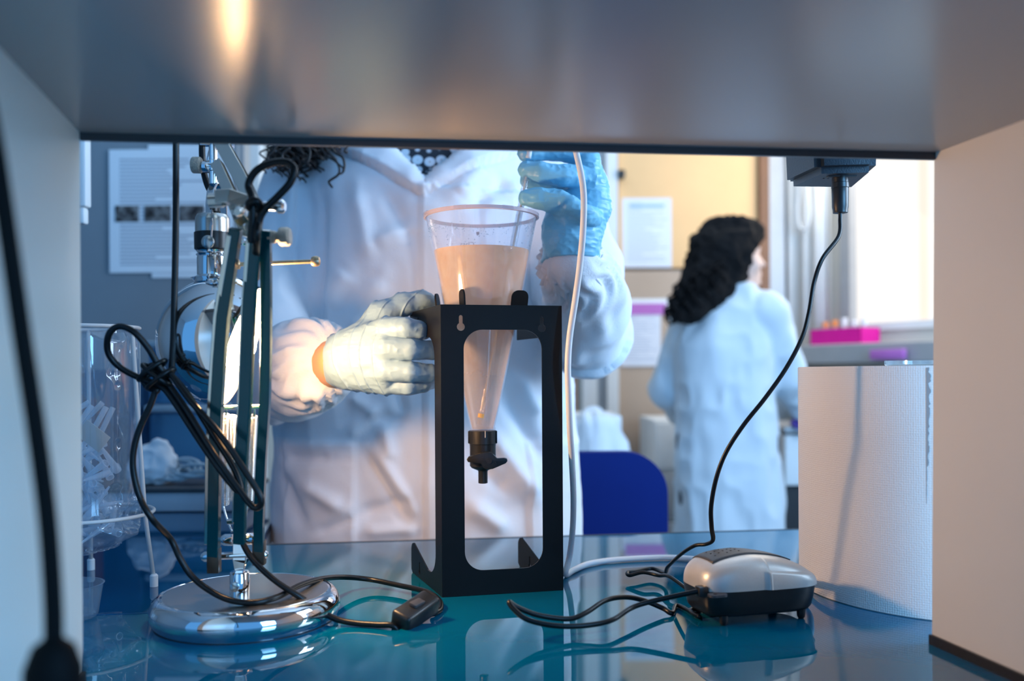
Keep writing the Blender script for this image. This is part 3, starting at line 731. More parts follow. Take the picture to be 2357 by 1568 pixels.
for nm_, O in (('side_panel', A), ('side_panel', A + su_ * (WU - TH))):
    V, Fc = plate_geo([cshape(), keyhole(0.098, H - 0.020, 0.0032, 0.0014, 0.009), keyhole(0.098, 0.008, 0.0032, 0.0014, 0.009)], O, sv, UZ, TH)
    o = bevel(fixn(mesh(nm_, V, Fc, M_['blackmetal'], st)), 0.0005)
CC = Vector((-0.0355, 1.066, DZ))          # cone axis
rel = CC - A; cd_ = su_.x * sv.y - su_.y * sv.x; cu_, cv_ = (rel.x * sv.y - rel.y * sv.x) / cd_, (su_.x * rel.y - su_.y * rel.x) / cd_
hole = [(cu_ + 0.0505 * math.cos(2 * math.pi * i / 40), cv_ + 0.0505 * math.sin(2 * math.pi * i / 40)) for i in range(40)]
V, Fc = plate_geo([[(TH, TH), (WU - TH, TH), (WU - TH, D), (TH, D)], hole], A + UZ * (H - TH), su_, sv, TH)
bevel(fixn(mesh('top_plate', V, Fc, M_['blackmetal'], st)), 0.0005)
for ang, rr, fa, hw in ((-112, .052, -158, .0085), (-33, .052, -66, .0105), (172, .052, 172, .0105), (70, .052, 70, .0105)):
    a = R(ang); rd = Vector((math.cos(a), math.sin(a), 0)); tn = Vector((-math.sin(R(fa)), math.cos(R(fa)), 0))
    V, Fc = plate_geo([rrect(-hw, hw, -0.002, 0.0205, [0.008, 0.008, .0005, .0005], 6)], CC + rd * rr + UZ * H + Vector((0, 0, 0)), tn, UZ + rd * 0.12, TH)
    bevel(fixn(mesh('tab', V, Fc, M_['blackmetal'], st)), 0.0005)
V, Fc = plate_geo([rrect(-0.035, 0, -0.018, 0.018, [.001, .016, .016, .001], 8)], A + su_ * (WU - TH) + sv * 0.085 + UZ * 0.0005, su_, sv, TH)
fixn(mesh('foot_tab', V, Fc, M_['blackmetal'], st))
lathe('rubber_pad', [(0.012, 0), (0.012, 0.0015)], A + su_ * (WU - .022) + sv * 0.085 + UZ * 0.0027, M_['rubber'], st, seg=24)

# ============================================================ CONE + VALVE + LIQUID
zt = P(1107, 498, 1.066).z; zo = P(1110, 989, 1.066).z
cone = thing('settling_cone', (CC.x, CC.y, zo), 'large clear plastic cone with a black tap, upright in the black stand', 'cone')
def cr(z, k=0.0): 
    t = (z - zo) / (zt - zo); return 0.0135 + (0.0668 - 0.0135) * (t ** 0.93) + k
N = 40; zs = [zo + (zt - zo) * i / N for i in range(N + 1)]
prof = [(cr(z), z) for z in zs] + [(cr(z) - 0.0013, z) for z in reversed(zs)]
lathe('cone_wall', prof, (CC.x, CC.y, 0), M_['clear'], cone, deg=60, seg=96, cap=False)
rm = mesh('rim', *lathe_geo([(0.0668, zt - 0.003), (0.0690, zt - 0.0025), (0.0690, zt + 0.0012), (0.0655, zt + 0.0012), (0.0655, zt - 0.003)], (CC.x, CC.y, 0), seg=96, cap=False), mat('frosted_rim', (0.72, 0.62, 0.66), 0.25, Transmission_Weight=0.6, IOR=1.3), cone)
autosmooth(rm)
for ang in (-108, -62, -158, 30): 
    a = R(ang); rd = Vector((math.cos(a), math.sin(a), 0))
    box('rim_lug', CC * 1 + rd * 0.0695 + UZ * (zt - DZ - 0.0008), (0.002, 0.016, 0.0048), M_['clear'], cone, Matrix.Rotation(a, 3, 'Z'), 0.0006)
lathe('neck', [(0.0150, zo - 0.001), (0.0155, zo + 0.0022), (0.0150, zo + 0.0024), (0.0142, zo + 0.0024)], (CC.x, CC.y, 0), M_['clear'], cone, seg=48, cap=False)
vz = lambda py: P(1110, py, 1.066).z
tp_ = lathe('tap', [(0.0160, vz(991)), (0.0168, vz(992)), (0.0166, vz(1021)), (0.0160, vz(1022)), (0.0156, vz(1026)), (0.0156, vz(1072)), (0.0135, vz(1077)), (0.006, vz(1083)), (0.0056, vz(1086)), (0.0056, vz(1112)), (0.004, vz(1113))], (CC.x, CC.y, 0), M_['plastic'], cone, seg=48, deg=30)
for s in (-1, 1): box('collar_lug', (CC.x + s * 0.0166, CC.y - 0.003, vz(1006)), (0.0016, 0.006, 0.0145), M_['plastic'], tp_, bev=0.0004)
box('mark', (CC.x + 0.0035, CC.y - 0.0166, vz(998)), (0.0008, 0.0008, 0.008), M_['wirewhite'], tp_)
hc = P(1127, 1061, 1.044)
pts2 = [(1077, 1064), (1074, 1058), (1078, 1052), (1112, 1042), (1120, 1041), (1130, 1042), (1139, 1050), (1144, 1056), (1160, 1055), (1167, 1057), (1168, 1062), (1164, 1067), (1134, 1080), (1120, 1081), (1112, 1077), (1108, 1068), (1100, 1067)]
loop = [((P(px, py, 1.044) - hc).x, (P(px, py, 1.044) - hc).z) for px, py in pts2]
V, Fc = plate_geo([loop], hc + Vector((0, 0.0, 0)), (1, 0, 0), UZ, -0.009)
hd = bevel(fixn(mesh('tap_handle', V, Fc, M_['plastic'], cone)), 0.0028, 4); hd.data.polygons.foreach_set('use_smooth', [True] * len(hd.data.polygons))
lathe('hub_hole', [(0.0035, 0), (0.0035, 0.0006)], hc + Vector((-0.0005, 0.0, 0)), M_['rubber'], hd, axis=(0, -1, 0), seg=24)
lathe('spindle', [(0.006, 0), (0.006, 0.02)], hc + Vector((0, 0.006, 0)), M_['plastic'], cone, axis=(0, 1, 0), seg=20)
for s, dz_ in ((-1, 0.002), (1, -0.003)): box('slot', hc + Vector((s * 0.0075, -0.0002, dz_)), (0.0012, 0.0006, 0.0034), M_['rubber'], hd, Matrix.Rotation(R(-20), 3, 'Y'))
# liquid
zl1 = P(1110, 579, 1.066).z
zz = [zo + 0.001 + (zl1 - zo - 0.001) * i / 30 for i in range(31)]
lq = lathe('cloudy_water', [(cr(z) - 0.0017, z) for z in zz] + [(cr(zl1) - 0.003, zl1 - 0.0008), (0.02, zl1 - 0.0012), (0.0001, zl1 - 0.0012)], (CC.x, CC.y, 0), M_['liquid'], None, deg=40, seg=96)
tag(lq, 'cloudy tan water filling the clear cone to four fifths', 'liquid')
bub = P(1168, 573, 1.02)
bb = lathe('air_bubble', [(0.0065 * math.sin(math.pi * i / 10), 0.0042 * -math.cos(math.pi * i / 10)) for i in range(11)], bub, M_['clear'], None, seg=28)
tag(bb, 'round air bubble floating on the tan water near the pipette', 'bubble')
# graduation line, small mirrored word printed on the far wall of the cone, droplets
gm = bpy.data.curves.new('printed_word', 'FONT'); gm.body = 'Class'; gm.size = 0.0085; gm.align_x = 'CENTER'
to = bpy.data.objects.new('tmp', gm); COL.objects.link(to); dg = bpy.context.evaluated_depsgraph_get(); me = bpy.data.meshes.new_from_object(to.evaluated_get(dg)); bpy.data.objects.remove(to)
wp = P(1075, 566, 1.12); wp.y = CC.y + math.sqrt(max(0.0, (cr(wp.z) + 0.0004) ** 2 - (wp.x - CC.x) ** 2))
for v in me.vertices:
    x, y, z = v.co; X = wp.x - x; Z = wp.z + y
    v.co = (X, CC.y + math.sqrt(max(0, (cr(Z) + 0.0003) ** 2 - (X - CC.x) ** 2)), Z)
me.materials.clear(); me.materials.append(M_['ink']); link(bpy.data.objects.new('printed_word', me), cone)
mk = P(1099, 534, 1.12); mk.y = CC.y + cr(mk.z) + 0.0003
mesh('printed_mark', [mk + Vector(v) for v in ((-.002, 0, .002), (.002, 0, .002), (.002, 0, -.001), (0, 0, -.003), (-.002, 0, -.001))], [(0, 1, 2, 3, 4)], M_['ink'], cone)
gg = []
for i in range(260):
    a = R(random.uniform(-170, -8)); z = P(1110, random.gauss(532, 7) + 10 * math.sin(a * 3), 1.04).z if i < 170 else P(1110, random.uniform(520, 570), 1.04).z
    r_ = random.uniform(0.0003, 0.0009); q_ = Vector((CC.x + cr(z) * math.cos(a), CC.y + cr(z) * math.sin(a), z))
    gg.append(lathe_geo([(r_ * math.sin(math.pi * j / 4), -r_ * math.cos(math.pi * j / 4)) for j in range(5)], q_, seg=6, cap=False))
dr = mesh('water_drops', *join_geo(gg), M_['glass'], cone, True); dr['kind'] = 'stuff'

# ============================================================ PIPETTE
Pt, Pb = P(1216, 385, 1.098), P(1103, 978, 1.072)
pd = (Pb - Pt).normalized(); Lp = (Pb - Pt).length
pip = thing('glass_pipette', tuple(Pt), 'thin graduated glass pipette held in the blue gloved hand and dipped into the cone', 'pipette')
lathe('barrel', [(0.0042, 0), (0.0042, Lp - 0.03), (0.0034, Lp - 0.012), (0.0034, Lp), (0.0026, Lp), (0.0026, Lp - 0.012), (0.0033, Lp - 0.03), (0.0033, 0)], Pt, M_['pipetteglass'], pip, axis=pd, seg=24, cap=False)
lathe('inner_tube', [(0.0014, 0.004), (0.0014, Lp - 0.02)], Pt, mat('white_tubing', (0.9, 0.84, 0.72), 0.3), pip, axis=pd, seg=12)
lathe('tape_band', [(0.0037, Lp - 0.0135), (0.0037, Lp - 0.0085)], Pt, M_['yellow'], pip, axis=pd, seg=24, cap=False)
for i, s in enumerate([0.018 + 0.0022 * j for j in range(22)] + [Lp - 0.034, Lp - 0.0325]):
    if i % 5 == 0 or i > 21: lathe('graduation_ring', [(0.00426, s), (0.00426, s + 0.0004)], Pt, M_['ink'], pip, axis=pd, seg=20, cap=False)
    else: lathe('graduation_ring', [(0.00426, s), (0.00426, s + 0.0003)], Pt, M_['ink'], pip, axis=pd, seg=8, a0=R(150), a1=R(300), cap=False)
# ============================================================ AIR TUBE
at = [Pt + Vector((0.0, 0.004, 0.012)), Pt + Vector((.008, 0, .05)), P(1268, 255, 1.08), P(1305, 270, 1.03), P(1325, 345, 1.0), P(1342, 430, 0.99), P(1343, 510, .985), P(1336, 600, .985), P(1325, 685, .985), P(1312, 770, .985), P(1307, 840, .985), P(1309, 910, .99), P(1312, 990, 1.0), P(1317, 1070, 1.02), P(1320, 1150, 1.04), P(1318, 1220, 1.06), P(1311, 1280, 1.075), PZ(1302, 1322, DZ + .0045), PZ(1322, 1312, DZ + .004), PZ(1360, 1297, DZ + .004), PZ(1430, 1288, DZ + .004), PZ(1550, 1284, DZ + .004)]
at += [Vector((0.262, 1.13, DZ + .004)), Vector((0.300, 1.055, DZ + .005)), Vector((0.322, 0.985, DZ + .016)), Vector((0.3165, 0.948, DZ + .026)), Vector((0.308, 0.928, DZ + .030))]
o = tube('air_tube', at, 0.0036, M_['tube'], seg=14, sub=8); tag(o, 'white flexible air tube hanging in front of the blue glove and curling across the desk', 'tube')

# ============================================================ AIR PUMP
pu = Vector((.961, .275, 0)).normalized(); pv = Vector((-pu.y, pu.x, 0)); pcn = Vector((0.2385, 0.902, DZ))
pump = thing('air_pump', tuple(pcn), 'small silver and black aquarium air pump standing on four rubber feet', 'air pump')
PL, PW = 0.0635, 0.0365
def sfoot(a, n=4.2):
    c, s = math.cos(a), math.sin(a); return (abs(c) ** (2 / n) * (1 if c > 0 else -1), abs(s) ** (2 / n) * (1 if s > 0 else -1))
def pw(u, v, z): return pcn + pu * u + pv * v + UZ * z
Nn = 96
_t = [sfoot(2 * math.pi * i / 6000) for i in range(6000)]; _t = [(x * PL, y_ * PW) for x, y_ in _t]
_l = np.concatenate([[0], np.cumsum([math.dist(_t[i], _t[(i + 1) % 6000]) for i in range(6000)])]); Nn = 200
FT = [(_t[int(np.searchsorted(_l, _l[-1] * i / Nn)) % 6000][0] / PL, _t[int(np.searchsorted(_l, _l[-1] * i / Nn)) % 6000][1] / PW) for i in range(Nn)]
lev = [(0.0085, .86), (0.009, .90), (0.0125, .945), (0.022, .975), (0.0335, 1.0), (0.0340, 1.0)]
V = []; Fc = []
for z, k in lev:
    for i in range(Nn):
        x, y_ = FT[i]; V.append(pw(x * PL * k, y_ * PW * (k if k > .95 else k * .97), z))
for j in range(len(lev) - 1):
    for i in range(Nn): Fc.append((j * Nn + i, j * Nn + (i + 1) % Nn, (j + 1) * Nn + (i + 1) % Nn, (j + 1) * Nn + i))
Fc.append(tuple(range(Nn))[::-1]); autosmooth(mesh('base', V, Fc, M_['plastic'], pump), 50)
def ptop(u, v):
    """height of the silver shell above the desk"""
    x, y_ = abs(u) / PL, abs(v) / PW
    s = min(1.0, (x ** 4.2 + y_ ** 4.2) ** (1 / 4.2))
    Hh = 0.0315 - 0.0135 * max(0, (u + 0.012) / PL) ** 1.6 - 0.009 * max(0, (-u - 0.012) / PL) ** 1.7
    Hh *= 1 - 0.16 * (v / PW) ** 2
    return 0.034 + Hh * (1 - s ** 6.5) ** (1 / 2.6)
ks = [(1 - (i / 26) ** 2.6) ** (1 / 6.5) for i in range(26)] + [.62, .54, .45, .36, .27, .18, .09]
V = []; Fc = []
for k in ks:
    for i in range(Nn):
        x, y_ = FT[i]; u, v = x * PL * k, y_ * PW * k; z = ptop(u, v)
        on = (1 if (v < 0) else 0) * float(sstep(np.array(u), -0.004, 0.003)) * float(sstep(np.array(0.0515 - 0.12 * u - z), -0.0008, 0.0008))
        q_ = pw(u, v, z) - pv * 0.0030 * on; V.append(q_)
V.append(pw(0, 0, ptop(0, 0)))
for j in range(len(ks) - 1):
    for i in range(Nn): Fc.append((j * Nn + i, j * Nn + (i + 1) % Nn, (j + 1) * Nn + (i + 1) % Nn, (j + 1) * Nn + i))
for i in range(Nn): Fc.append(((len(ks) - 1) * Nn + i, (len(ks) - 1) * Nn + (i + 1) % Nn, len(V) - 1))
mesh('silver_shell', V, Fc, M_['silver'], pump, True)
# dark grille strip following the top
nu, nv = 40, 12; V = []; Fc = []
def gpt(a, c_, off):
    u = -0.050 + a * 0.096; w = 0.021 - 0.0135 * a ** 1.5; v = 0.004 + (c_ - 0.5) * 2 * w; return pw(u, v, ptop(u, v) + off)
for i in range(nu + 1):
    for j in range(nv + 1): V.append(gpt(i / nu, j / nv, 0.0013))
for i in range(nu):
    for j in range(nv): a = i * (nv + 1) + j; Fc.append((a, a + nv + 1, a + nv + 2, a + 1))
gr = mesh('grille', V, Fc, M_['darkgrey'], pump, True); md = gr.modifiers.new('t', 'SOLIDIFY'); md.thickness = 0.002; md.offset = -1
k = 0
for a in (0.10, 0.17, 0.24, 0.31, 0.38):
    for c_ in ((0.28, 0.5, 0.72) if k % 2 == 0 else (0.39, 0.61)):
        lathe('vent_hole', [(0.0010, -0.0002), (0.0010, 0.0002)], gpt(a, c_, 0.0014), M_['rubber'], gr, seg=10)
    k += 1
for u, v in ((-0.043, -0.026), (0.043, -0.026), (-0.043, 0.026), (0.043, 0.026)):
    lathe('rubber_foot', [(0.0025, 0.0001), (0.0038, 0.002), (0.0042, 0.006), (0.0045, 0.010)], pw(u, v, 0), M_['rubber'], pump, seg=20)
box('cord_entry', pw(-PL - 0.001, -0.022, 0.034), (0.010, 0.011, 0.010), M_['plastic'], pump, Matrix.Rotation(math.atan2(pu.y, pu.x), 3, 'Z'), 0.0015)
V, Fc = plate_geo([rrect(-0.007, 0.012, -0.006, 0.006, .0055, 8), [(0.0022 * math.cos(R(-60 * i)), 0.0022 * math.sin(R(-60 * i))) for i in range(6)]], pw(-PL + .006, -PW + 0.001, 0.0315), pu, pv, 0.0022)
fixn(mesh('mounting_ear', V, Fc, M_['darkgrey'], pump))
lathe('air_nozzle', [(0.0075, 0), (0.0075, 0.004), (0.006, 0.007), (0.0035, 0.0085), (0.003, 0.014)], pw(PL - 0.001, 0.002, 0.033), M_['brass'], pump, axis=pu, seg=28)

# ============================================================ PAPER TOWEL ROLL + DISH
rc = Vector(((2168 - 1178.5) / F * 1.012, 1.012, DZ)); RR = 0.156; RH = 0.2515
roll = thing('paper_towel_roll', tuple(rc), 'large white embossed paper towel roll standing on end beside the right side panel', 'paper roll')
nseg, V, Fc = 160, [], []
hs = [0.0002, 0.001, 0.06, 0.12, 0.18, RH - 0.001, RH]
for h in hs:
    for i in range(nseg): a = 2 * math.pi * i / nseg; r_ = RR - (0.0008 if h in (hs[0], hs[-1]) else 0); V.append(rc + Vector((r_ * math.cos(a), r_ * math.sin(a), h)))
for j in range(len(hs) - 1):
    for i in range(nseg): Fc.append((j * nseg + i, j * nseg + (i + 1) % nseg, (j + 1) * nseg + (i + 1) % nseg, (j + 1) * nseg + i))
nb = len(V)
for h in (RH, 0.0002):
    for i in range(nseg): a = 2 * math.pi * i / nseg; V.append(rc + Vector((0.035 * math.cos(a), 0.035 * math.sin(a), h)))
for i in range(nseg):
    k = (i + 1) % nseg; t0 = (len(hs) - 1) * nseg
    Fc += [(t0 + i, t0 + k, nb + k, nb + i), (k, i, nb + nseg + i, nb + nseg + k), (nb + i, nb + k, nb + nseg + k, nb + nseg + i)]
o = mesh('paper', V, Fc, M_['towel'], roll); uvl = o.data.uv_layers.new(name='UVMap')
for p in o.data.polygons:
    an = [math.atan2(o.data.vertices[v].co.y - rc.y, o.data.vertices[v].co.x - rc.x) for v in p.vertices]
    if max(an) - min(an) > 3: an = [a if a > 0 else a + 2 * math.pi for a in an]
    for li, vi, a in zip(p.loop_indices, p.vertices, an): uvl.data[li].uv = (a / (2 * math.pi) * 3.9, (o.data.vertices[vi].co.z - DZ) / 0.25)
autosmooth(o, 40)
co_ = lathe('cardboard_core', [(0.035, 0.0005), (0.035, RH - .001), (0.033, RH - .001), (0.033, 0.0005)], rc, mat('cardboard', (0.45, 0.33, 0.22), 0.9), roll, seg=48, cap=False)
# torn grey glue edge: thin irregular strip lying on the paper
ang = math.atan2(-1, -0.13); V = []; n_ = 60
xs = 2127
for i in range(n_ + 1):
    py = 846 + (1165 - 846) * i / n_; q_ = P(xs, py, .862); a = math.atan2(q_.y - rc.y, q_.x - rc.x) 
    w = (0.0042 if i < 44 else 0.0016) * random.uniform(0.45, 1.1) * (1 - 0.6 * i / n_); 
    for s in (0, 1): aa = a + s * w / RR; V.append(rc + Vector((math.cos(aa) * (RR + .0004), math.sin(aa) * (RR + .0004), q_.z - DZ)))
mesh('torn_edge', V, [(2 * i, 2 * i + 1, 2 * i + 3, 2 * i + 2) for i in range(n_)], mat('grey_glue', (0.33, 0.32, 0.32), 0.8), roll)
dc = P(2118, 840, 1.0); dc = Vector((0.458, 0.98, DZ + RH))
dish = thing('glass_dish', tuple(dc), 'shallow glass dish resting on top of the paper towel roll', 'dish')
lathe('dish_wall', [(0.0, 0.0003), (0.043, 0.0003), (0.0445, 0.002), (0.0445, 0.0062), (0.043, 0.0062), (0.043, 0.0018), (0.0, 0.0018)], dc, M_['glass'], dish, seg=64, cap=False)

# ============================================================ CORDS
def path(*a): return [P(*q_) if len(q_) == 3 else PZ(q_[0], q_[1], DZ + 0.0035) for q_ in a]
# adapter cord: flat twin flex
pc1 = [plug_out + Vector((0, 0, .002)), plug_out + Vector((0, 0, -.006))] + path((1930, 545, .94), (1893, 596, .93), (1874, 650, .93), (1862, 720, .925), (1845, 780, .92), (1808, 850, .92), (1760, 918, .92), (1712, 978, .92), (1672, 1040, .925), (1649, 1100, .93), (1637, 1165, .935), (1638, 1215, .94), (1641, 1243, .945), (1625, 1253, .955), (1600, 1256, .965), (1570, 1274, .99), (1538, 1304, 1.03), (1530, 1318, 1.05))
pc1 += path((1500, 1309, 1.075), (1462, 1316, 1.06), (1445, 1318, 1.055), (1449, 1325, 1.045), (1480, 1318, 1.04), (1515, 1325, 1.03), (1545, 1330, 1.0))
pc1 += [pw(-.03, .045, .004), pw(-.055, .02, .0035), pw(-.058, -.005, .004)] + path((1560, 1398, .93), (1547, 1417, .900), (1525, 1400, .905), (1480, 1382, .905), (1440, 1375, .895), (1395, 1382, .875), (1350, 1410, .855), (1310, 1425, .845), (1240, 1417, .838), (1190, 1398, .832), (1172, 1386, .83), (1182, 1402, .825), (1215, 1427, .82), (1280, 1441, .82), (1350, 1440, .825), (1410, 1427, .835), (1470, 1393, .86))
pc1 += [pw(-PL - .006, -.022, .034), pw(-PL, -.022, .034)]
for v in pc1: v.z = max(v.z, DZ + .0028)
o = tube('adapter_cord', pc1, 0.0021, M_['cord'], seg=12, sub=8, aspect=1.25); tag(o, 'thin black twin cord from the plug-in adapter down to the air pump', 'cord')

# lamp cord
lc = path((405, 300, 0.838), (405, 400, 0.838), (404, 560, 0.838), (401, 700, 0.838), (398, 800, 0.833), (392, 860, 0.828), (372, 852, 0.823), (340, 800, 0.818), (305, 762, 0.813), (272, 752, 0.813), (250, 772, 0.813), (249, 812, 0.818), (275, 845, 0.823), (325, 872, 0.828), (368, 888, 0.828), (392, 912, 0.826), (440, 985, 0.823), (490, 1060, 0.818), (530, 1112, 0.818), (548, 1130, 0.818), (553, 1118, 0.821), (535, 1072, 0.823), (490, 1000, 0.826), (430, 905, 0.828), (392, 862, 0.828),
          (398, 868, 0.820), (440, 925, 0.816), (500, 992, 0.813), (548, 1060, 0.811), (580, 1110, 0.810), (600, 1145, 0.810), (598, 1166, 0.812), (580, 1165, 0.813), (545, 1120, 0.816), (495, 1050, 0.818), (430, 945, 0.823), (385, 880, 0.828),
          (360, 842, 0.831), (338, 850, 0.831), (330, 872, 0.831), (342, 893, 0.830), (362, 898, 0.828), (356, 905, 0.828), (345, 935, 0.828), (322, 985, 0.828), (308, 1035, 0.828), (307, 1085, 0.828), (322, 1145, 0.828), (350, 1195, 0.828), (392, 1240, 0.850), (414, 1285, 0.850), (440, 1325, 0.850), (480, 1358, 0.848), (530, 1382, 0.845), (585, 1387, 0.845), (640, 1374, 0.860), (690, 1348, 0.900), (740, 1333, 0.950), (790, 1329, 1.0), (850, 1334, 1.02), (920, 1348, 1.0), (980, 1362, 0.965), (1010, 1382, 0.940), (1014, 1405, 0.920), (1003, 1425, 0.905), (994, 1434, 0.900))
lc = [Vector((v.x, v.y, max(v.z, DZ + .0035))) for v in lc]
sw0, sw1 = lc[-1], P(918, 1467, .858)
o = tube('lamp_cord', lc, 0.0030, M_['cord'], seg=12, sub=7); tag(o, 'thick black lamp cord knotted in hanging loops and running over the chrome base', 'cord')
lc2 = path((905, 1464, .858), (870, 1460, .862), (820, 1447, .868), (770, 1424, .872), (720, 1394, .872), (680, 1368, .868), (640, 1342, .868), (600, 1308, .872), (572, 1275, .876), (555, 1240, .88), (550, 1210, .885), (549, 1195, .888))
lc2 = [sw1 + (sw0 - sw1) * .05] + [Vector((v.x, v.y, max(v.z, DZ + .0035))) for v in lc2]
o = tube('lamp_cord', lc2, 0.0030, M_['cord'], seg=12, sub=7); tag(o, 'black cord from the inline switch back up to the middle bar of the lamp', 'cord')
# ties of the bundle
kn = P(370, 862, .826)
kt = []
for j in range(3): kt.append(tube_geo([kn + Vector((0.012 * math.cos(a) - 0.004 * j, 0.009 * math.sin(a), 0.009 * math.cos(a) * (-1) ** j + 0.004 * j - 0.004)) for a in [2 * math.pi * i / 10 for i in range(10)]], 0.0024, closed=True, sub=4, seg=8))
o = mesh('cord_knot', *join_geo(kt), M_['cord'], None, True); tag(o, 'black knot tying the loops of the lamp cord together', 'knot')
# inline switch
sd_ = (sw0 - sw1); ctr = (sw0 + sw1) / 2; ctr.z = max(ctr.z, DZ + .0115) ; xq = sd_.normalized()
yq = Vector((0, 0, 1)).cross(xq).normalized(); zq = xq.cross(yq); Rm = Matrix((xq, yq, zq)).transposed()
swt = thing('inline_switch', tuple(ctr), 'black inline rocker switch on the lamp cord lying near the black stand', 'switch')
box('switch_body', ctr, (sd_.length * 0.98, 0.023, 0.019), M_['plastic'], swt, Rm @ Matrix.Rotation(R(18), 3, 'X'), 0.004, 3)
box('rocker', ctr + zq * .0095 - yq * .0035 , (0.016, 0.009, 0.004), M_['darkgrey'], swt, Rm @ Matrix.Rotation(R(18), 3, 'X') @ Matrix.Rotation(R(8), 3, 'Y'), 0.0012)
# blurred near cord with its plug
nc = path((-45, 180, .40), (-14, 330, .40), (18, 540, .40), (52, 780, .40), (85, 1000, .40), (110, 1200, .40), (122, 1380, .40), (124, 1480, .40))
o = tube('foreground_cord', nc, 0.0042, M_['cordmatt'], seg=14); tag(o, 'black cord hanging down close in front of the left side panel', 'cord')
pg = thing('hanging_plug', tuple(P(120, 1530, .40)), 'black plug on the end of the cord hanging by the left side panel', 'plug')
V, Fc = lathe_geo([(0.004, 0.002), (0.009, -0.002), (0.0125, -0.012), (0.0125, -0.022), (0.0115, -0.026)], P(124, 1478, .40), axis=(0.02, 0, 1), seg=28); autosmooth(mesh('plug_body', V, Fc, M_['cordmatt'], pg), 40)
for s in (-1, 1): lathe('plug_pin', [(0.002, 0), (0.002, -0.019), (0.001, -0.020)], P(124, 1478, .40) + Vector((s * .0095 * .6, 0, -.0255)), M_['brushed'], pg, seg=12)

# ============================================================ DESK LAMP
lb = Vector((XB(565, .900), .900, DZ))
lamp = thing('desk_lamp', tuple(lb), 'chrome balanced-arm desk lamp with a round base and a lit ball shade', 'lamp')
lathe('base', [(0.088, 0.0005), (0.0905, 0.0035), (0.0930, 0.011), (0.0925, 0.017), (0.0895, 0.0235), (0.086, 0.0268), (0.0835, 0.0276), (0.0828, 0.0268), (0.0818, 0.0268), (0.081, 0.0272), (0.0, 0.0272)], lb, M_['chrome'], lamp, seg=128, deg=30)
bs = [o for o in lamp.children if o.name.startswith('base')][0]
lathe('top_plate', [(0.0805, 0.0272), (0.0803, 0.0276), (0.0, 0.0276)], lb, M_['brushed'], bs, seg=96)
lathe('felt_ring', [(0.0885, 0.0), (0.0885, 0.0009)], lb, M_['rubber'], bs, seg=96)
q3 = lambda px, py, d=.90: P(px, py, d)
pb = q3(552, 1376, .887); pb.z = DZ + 0.0274
lathe('post', [(0.0098, 0), (0.0098, 0.0215), (0.0088, 0.0232), (0.006, 0.0234)], pb, M_['chrome'], lamp, seg=32)
lathe('set_screw', [(0.005, 0), (0.005, 0.0012), (0.004, 0.0018)], pb + Vector((-.002, -.0098, .010)), M_['brushed'], lamp, axis=(0, -1, 0), seg=20)
def bar(name, pts, w, th, m, parent=lamp, up=(0, 1, 0)):
    """flat or square bar following points; w across the picture, th along depth"""
    V, Fc = [], []; n = len(pts)
    for i, p in enumerate(pts):
        tg = (pts[min(i + 1, n - 1)] - pts[max(i - 1, 0)]).normalized(); B_ = tg.cross(Vector(up)).normalized(); N_ = B_.cross(tg).normalized()
        ww = w[i] if isinstance(w, list) else w
        for a, b_ in ((-1, -1), (1, -1), (1, 1), (-1, 1)): V.append(p + B_ * a * ww / 2 + N_ * b_ * th / 2)
    for i in range(n - 1):
        for k in range(4): l = (k + 1) % 4; Fc.append((4 * i + k, 4 * i + l, 4 * i + 4 + l, 4 * i + 4 + k))
    Fc += [(3, 2, 1, 0), tuple(4 * n - 4 + k for k in range(4))]
    o = bevel(fixn(mesh(name, V, Fc, m, parent)), 0.0006); return o
# swivel fork
bar('fork', [q3(552, 1325, .887), q3(552, 1308, .887), q3(552, 1288, .885), q3(552, 1240, .885), q3(551, 1205, .885)], [.004, .010, .013, .0125, .010], .006, M_['chrome'])
rodA, rodB = q3(462, 1282, .885), q3(618, 1276, .885); ra = (rodB - rodA).normalized(); Lr = (rodB - rodA).length
lathe('cross_rod', [(0.0036, 0.004), (0.0036, Lr - 0.004)], rodA, M_['chrome'], lamp, axis=ra, seg=24)
for s, o_ in ((1, rodA), (-1, rodB)): lathe('dome_nut', [(0.0001, 0), (0.003, 0.0008), (0.0052, 0.004), (0.0055, 0.011), (0.0055, 0.012)], o_, M_['chrome'], lamp, axis=ra * s, seg=24)
for a, b_ in (((508, 1243), (537, 1243)), ((563, 1241), (592, 1240))):
    p0, p1 = q3(*a, .888), q3(*b_, .888); s = -1 if a[0] > 540 else 1
    if s == -1: p0, p1 = p1, p0
    lathe('upper_nut', [(0.0001, 0), (0.004, 0.001), (0.006, 0.004), (0.006, (p1 - p0).length)], p0, M_['chrome'], lamp, axis=(p1 - p0), seg=24)
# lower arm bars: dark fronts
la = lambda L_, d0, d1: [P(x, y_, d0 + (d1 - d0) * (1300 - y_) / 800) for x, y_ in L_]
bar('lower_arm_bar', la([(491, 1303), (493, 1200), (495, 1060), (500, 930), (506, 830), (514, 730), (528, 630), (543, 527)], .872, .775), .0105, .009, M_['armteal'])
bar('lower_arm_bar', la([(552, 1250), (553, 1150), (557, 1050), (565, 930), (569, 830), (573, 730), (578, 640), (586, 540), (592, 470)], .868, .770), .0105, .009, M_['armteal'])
bar('lower_arm_bar', la([(597, 1290), (596, 1200), (602, 1060), (610, 930), (613, 800), (613, 680), (612, 530)], .885, .785), .0092, .008, M_['armteal'])
